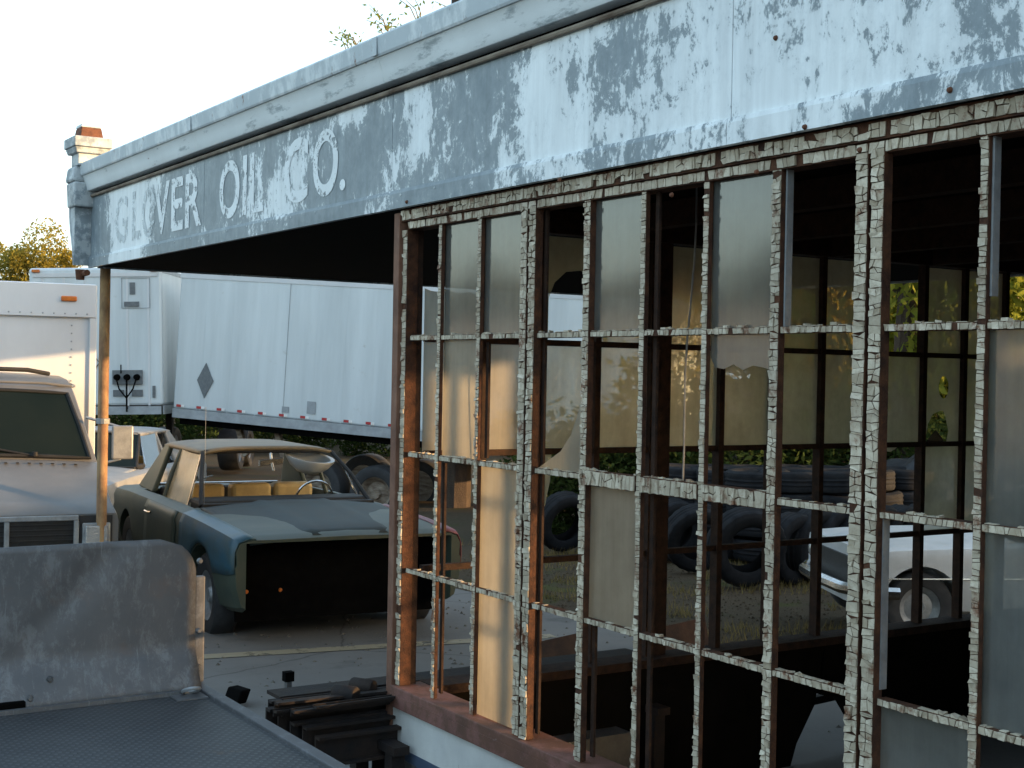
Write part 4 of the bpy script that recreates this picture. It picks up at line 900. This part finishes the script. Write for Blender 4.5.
for px, py in ((690,552),(725,556),(760,560),(795,560),(830,560),(865,557),(900,555),(935,552),(675,548),(715,549),(752,551),(790,551),(828,551),(866,550)):
    g = onG(px, py)
    for lv in range(4):
        tire((g.x+rnd(-.06,.06), g.y+rnd(-.06,.06), gz(g.x)+wt*.5*.96+lv*wt*.99), rnd(0, 6), rnd(-.05,.05) if lv else 0, True, rnd(.92, 1.0), 'worn black truck tire lying flat in the stacked part of the pile')['group'] = 'stacked tires in the yard pile'
# dark tarp thrown over the back of the pile
g = onG(890, 553); tp = MB(); rows = []
for i in range(15):
    row = []
    for j in range(13):
        u, v = i/14*2-1, j/12*2-1; z = 1.12-.55*(abs(u)**2.2+abs(v)**2.4)*.8+.05*math.sin(i*2.1+j*1.3)+.04*math.sin(j*3.3-i)
        row.append((g.x+u*1.1+.05*math.sin(j*2.), g.y+.7+v*.9, gz(g.x)+z))
    rows.append(row)
tp.grid(rows); o = tp.build('tarp', 'tarp', smooth=True, solid=.01); tag(o, 'crumpled black tarp thrown over the back of the tire pile', 'tarp')
# two bent plates lying outside the end wall
for px, py, s, lab in ((690, 640, .16, 'small rusty bent plate propped on the concrete outside the end wall'), (566, 655, .15, 'small dark bent plate propped outside the end wall near the corner post')):
    g = onG(px, py+12); c = MB(); c.prism([(-s,0),(s*.9,0),(s*.7,s*1.5),(-s*.9,s*1.2)], (g.x, g.y, gz(g.x)+.005), (.55,.8,.05), (-.2,.1,.95), (.02,-.01,.005)); c.prism([(-s,0),(-s*.9,s*1.2),(-s*1.4,s*1.1),(-s*1.5,0)], (g.x, g.y, gz(g.x)+.005), (.55,.8,.05), (-.2,.1,.95), (.02,-.01,.005))
    o = c.build('bent_plate', 'rust_steel'); tag(o, lab, 'plate')

def scatter(name, n, x0, x1, y0, y1, fn, mat, dz=0, seed=1):
    rg = random.Random(seed); m = MB()
    for _ in range(n): x, y = rg.uniform(x0, x1), rg.uniform(y0, y1); fn(m, rg, x, y, gz(x)+dz)
    o = m.build(name, mat); tag(o, kind='stuff'); return o
def blade(m, rg, x, y, z):
    if math.sin(x*2.3)+math.sin(y*3.1+x)+math.sin(x*5.1-y*2) < .15: return
    for _ in range(4):
        h = rg.uniform(.03, .11); a = rg.uniform(0, 6.28); dx, dy = math.cos(a)*.5*h, math.sin(a)*.5*h; w_ = .004; X, Y = x+rg.uniform(-.05,.05), y+rg.uniform(-.05,.05)
        m.add([(X-w_*math.sin(a), Y+w_*math.cos(a), z-.03), (X+w_*math.sin(a), Y-w_*math.cos(a), z-.03), (X+dx, Y+dy, z-.03+h)], [(0,1,2)])
def stone(m, rg, x, y, z):
    r_ = rg.uniform(.005, .022); k = [rg.uniform(.6, 1.2) for _ in range(6)]
    m.add([(x+r_*k[0],y,z),(x,y+r_*k[1],z),(x-r_*k[2],y,z),(x,y-r_*k[3],z),(x,y,z+r_*.8*k[4]),(x,y,z-r_)], [(0,1,4),(1,2,4),(2,3,4),(3,0,4)])
tag(scatter('dry_grass', 3200, -15, -6.5, 6.65, 10.5, blade, 'leaf_straw', 0, 3), 'short dry straw grass on the dirt yard by the tires', 'grass')
tag(scatter('gravel', 3500, -14, -6.2, 6.5, 10.5, stone, 'dirt', -.028, 4), 'loose stones on the dirt yard by the tires', 'gravel')
tag(scatter('litter_grit', 600, -11.5, -5.3, 2.0, 6.5, stone, 'grit', .004, 5), 'grit and small stones on the concrete under the canopy', 'grit')
# ================================================================= ADDED FENCE, OUT OF VIEW, SHADING THE YARD
FN = empty('shade_fence', (-2.3, 13, 0)); tag(FN, 'tall weathered board fence added out of view to shade the yard', 'fence')
for k in range(58):
    x = -6.9+k*.2; MB().box(x-.096, x+.096, -.012, .012, -.1, 2.45+rnd(-.04,.03)).build('board', 'beam_brown', FN)
for z in (.5, 1.8): MB().box(-7.0, 4.6, .013, .06, z-.05, z+.05).build('rail', 'beam_brown', FN)
for k in range(5): MB().box(-6.9+k*2.75-.05, -6.9+k*2.75+.05, .061, .16, -.2, 2.2).build('post', 'beam_brown', FN)
# ================================================================= TREES
def foliage(n, rx, ry, rz, size, seed, gaps=1.0, clumps=26, drop=0):
    rg = np.random.RandomState(seed)
    cc = []
    while len(cc) < clumps:
        p = rg.uniform(-1, 1, 3)
        d = np.linalg.norm(p)
        if .35 < d < 1: cc.append(p)
    cc = np.array(cc); cr = rg.uniform(.20, .42, clumps)
    idx = rg.randint(0, clumps, n); dirs = rg.normal(size=(n, 3)); dirs /= np.linalg.norm(dirs, axis=1)[:, None]
    pos = cc[idx]+dirs*(cr[idx]*rg.uniform(.25, 1, n)**.6)[:, None]
    pos = pos*np.array([rx, ry, rz])
    if drop: pos[:, 2] -= drop*rg.uniform(0, 1, n)**3
    nr = rg.normal(size=(n, 3)); nr /= np.linalg.norm(nr, axis=1)[:, None]
    t1 = np.cross(nr, rg.normal(size=(n, 3))); t1 /= np.linalg.norm(t1, axis=1)[:, None]; t2 = np.cross(nr, t1)
    s = rg.uniform(.6, 1.3, n)[:, None]*size
    v = np.stack([pos-t1*s, pos-t2*s*.45+t1*s*.1, pos+t1*s, pos+t2*s*.45+t1*s*.1], 1).reshape(-1, 3)
    me = bpy.data.meshes.new('crown'); me.vertices.add(4*n); me.vertices.foreach_set('co', v.astype(np.float32).ravel())
    me.loops.add(4*n); me.loops.foreach_set('vertex_index', np.arange(4*n, dtype=np.int32)); me.polygons.add(n); me.polygons.foreach_set('loop_start', np.arange(0, 4*n, 4, dtype=np.int32)); me.polygons.foreach_set('loop_total', np.full(n, 4, dtype=np.int32)); me.update(); me.validate()
    return me, cc*np.array([rx, ry, rz])
CR = {k: foliage(*a) for k, a in {'big': (16000, 1, 1, 1, .034, 3), 'big2': (16000, 1, 1, 1, .034, 8), 'lacy': (5000, 1, 1, 1, .040, 5, 1, 34)}.items()}
def tree(name, base, h, rxy, rz_, kind, leaf, label, cat='tree', group=None, trunk_r=.18, zoff=0, rot=0):
    E_ = empty(name, base, rot); tag(E_, label, cat, group)
    me, cc = CR[kind]; me = me.copy(); me.materials.clear(); me.materials.append(MT[leaf])
    cz = h-rz_*.98; o = bpy.data.objects.new('crown', me); col.objects.link(o); o.parent = E_; o.scale = (rxy, rxy, rz_); o.location = (0, 0, cz); o['kind'] = 'stuff'
    tr_ = MB(); bot_ = max(.3, cz-rz_*.5); tr_.tube([(0,0,-.2),(trunk_r*.3,0,bot_*.5),(0,.1*trunk_r,bot_),(0,0,cz)], [trunk_r*1.25, trunk_r, trunk_r*.8, trunk_r*.35], 8)
    for k in range(0, len(cc), 3):
        c = cc[k]; tip = Vector((c[0]*rxy, c[1]*rxy, cz+c[2]*rz_)); st = Vector((0, 0, bot_+(cz-bot_)*rnd(.1, .9))); md = (st+tip)/2+Vector((0, 0, -.05*rz_)); tr_.tube([st, md, tip], [trunk_r*.4, trunk_r*.25, trunk_r*.08], 5)
    tr_.build('trunk', 'bark', E_, smooth=True); return E_
def g_at(px, t): p = atd(px, 380, t); return Vector((p.x, p.y, gz(p.x)))
tree('tree', g_at(38, 44), 6.9, 1.9, 1.9, 'big', 'leaf_gold', 'tree tinted sunlit gold rising above the nose of the white cargo trailer')
tree('tree', g_at(455, 24), 17.2, 4.3, 3.2, 'big2', 'leaf_green', 'tall green tree whose low branches hang into view above the roof edge', trunk_r=.25, rot=1.1)
TY = [(690,24,7.5,2.6,3.0,'leaf_gold','broad golden tree behind the tire pile'),(760,27,8.5,3,3.4,'leaf_gold','tall golden tree behind the tire pile, beyond the added fence'),(905,19,7.0,2.3,2.9,'leaf_lime','bright green tree behind the missing upper pane of the end wall'),
      (840,30,8.0,3.2,3.3,'leaf_dry','dry olive tree between the golden trees and the green tree'),(1010,20,7.5,2.5,3.2,'leaf_lime','full green tree past the bright green one, seen through the end wall'),(930,26,9,3.6,3.6,'leaf_dry','big olive tree added past the green tree to shade the long trailer'),(590,33,7,3,3,'leaf_dark','dark tree beyond the cargo trailers and yard'),(640,30,6,2.4,2.6,'leaf_dry','dry bushy tree at the back of the yard')]  # the big olive tree is added to keep sun off the long trailer
for k, (px, t_, h, rx, rz_, lf, lb) in enumerate(TY):
    tree('tree', g_at(px, t_), h, rx, rz_, 'big' if k % 2 else 'big2', lf, lb, rot=k*1.3)
for k, px in enumerate(range(40, 700, 60)):
    tree('shrub', g_at(px, 40+3*(k % 3)), 3.0, 2.2, 1.7, 'lacy' if k % 2 else 'big', 'leaf_dark', 'dark shrub in the hedge row far behind the cargo trailers', 'shrub', 'hedge row shrubs', .08, rot=k)
for k, px in enumerate(range(610, 1010, 44)):
    tree('shrub', g_at(px, 18.5+1.2*(k % 3)), 2.0+.3*(k % 2), 1.5, 1.25, 'lacy' if k % 2 else 'big', 'leaf_dark', 'dark shrub at the back of the yard behind the tire pile', 'shrub', 'shrubs behind the tire pile', .06, rot=k*1.7)
# street side, seen only as reflections in the office glass
for k in range(11):
    x = -50+k*3.4; tree('street_tree', (x, -23+rnd(-1, 1), gz(x)), 6.0+rnd(-.7, 1.0), 2.6, 2.4, 'big' if k % 2 else 'big2', ('leaf_green', 'leaf_dry', 'leaf_gold')[k % 3], 'leafy tree behind the pale building across the street, mirrored in the office glass', 'tree', 'trees across the street', rot=k*.9)
SB = empty('street_building', (-34, -19, -.5)); tag(SB, 'long pale low building across the street, mirrored in the office glass', 'building')
MB().box(-15, 15, -1.5, 1.5, 0, 4.1).build('wall', 'trailer_rail', SB); MB().box(-15.2, 15.2, -1.7, 1.7, 4.101, 4.3).build('roof', 'roofing', SB)
for k in range(8): f_ = MB().box(-13.2+k*3.6, -11.8+k*3.6, 1.501, 1.54, 1.2, 2.6).build('window', 'trailer_rail', SB); MB().box(-13.1+k*3.6, -11.9+k*3.6, 1.541, 1.55, 1.3, 2.5).build('window_pane', 'windshield', f_)
# weeds on the roof edge
for k, (px, hh) in enumerate(((352,.20),(360,.16),(384,.30),(390,.16),(418,.24),(440,.18))):
    w = onY(px, 50, D-.05); hh *= .42; E_ = empty('weed', (w.x, D-.06+.03*(k % 3), 3.33)); tag(E_, 'dry yellow-green weed growing on the station roof edge', 'weed', 'weeds on the roof edge')
    st = MB(); lf = MB()
    for j in range(4):
        a = rnd(0, 6.28); tip = Vector((math.cos(a)*hh*.35-.05, math.sin(a)*.1, hh*rnd(.7, 1.15)+.02)); st.tube([(0,0,-.02), tip*.5+Vector((.01,0,.02)), tip], [.0025,.002,.001], 4)
        for q_ in range(7):
            p = tip*rnd(.3, 1.05)+Vector((rnd(-.03,.03), rnd(-.03,.03), rnd(-.02,.03))); d1 = Vector((rnd(-1,1),rnd(-1,1),rnd(-1,1))).normalized()*.013; d2 = d1.orthogonal().normalized()*.005; lf.add([p-d1, p-d2, p+d1, p+d2], [(0,1,2,3)])
    st.build('stem', 'leaf_straw', E_); o = lf.build('leaves', 'leaf_lime', E_); o['kind'] = 'stuff'
for o in bpy.data.objects:
    if '_o' in o: del o['_o']
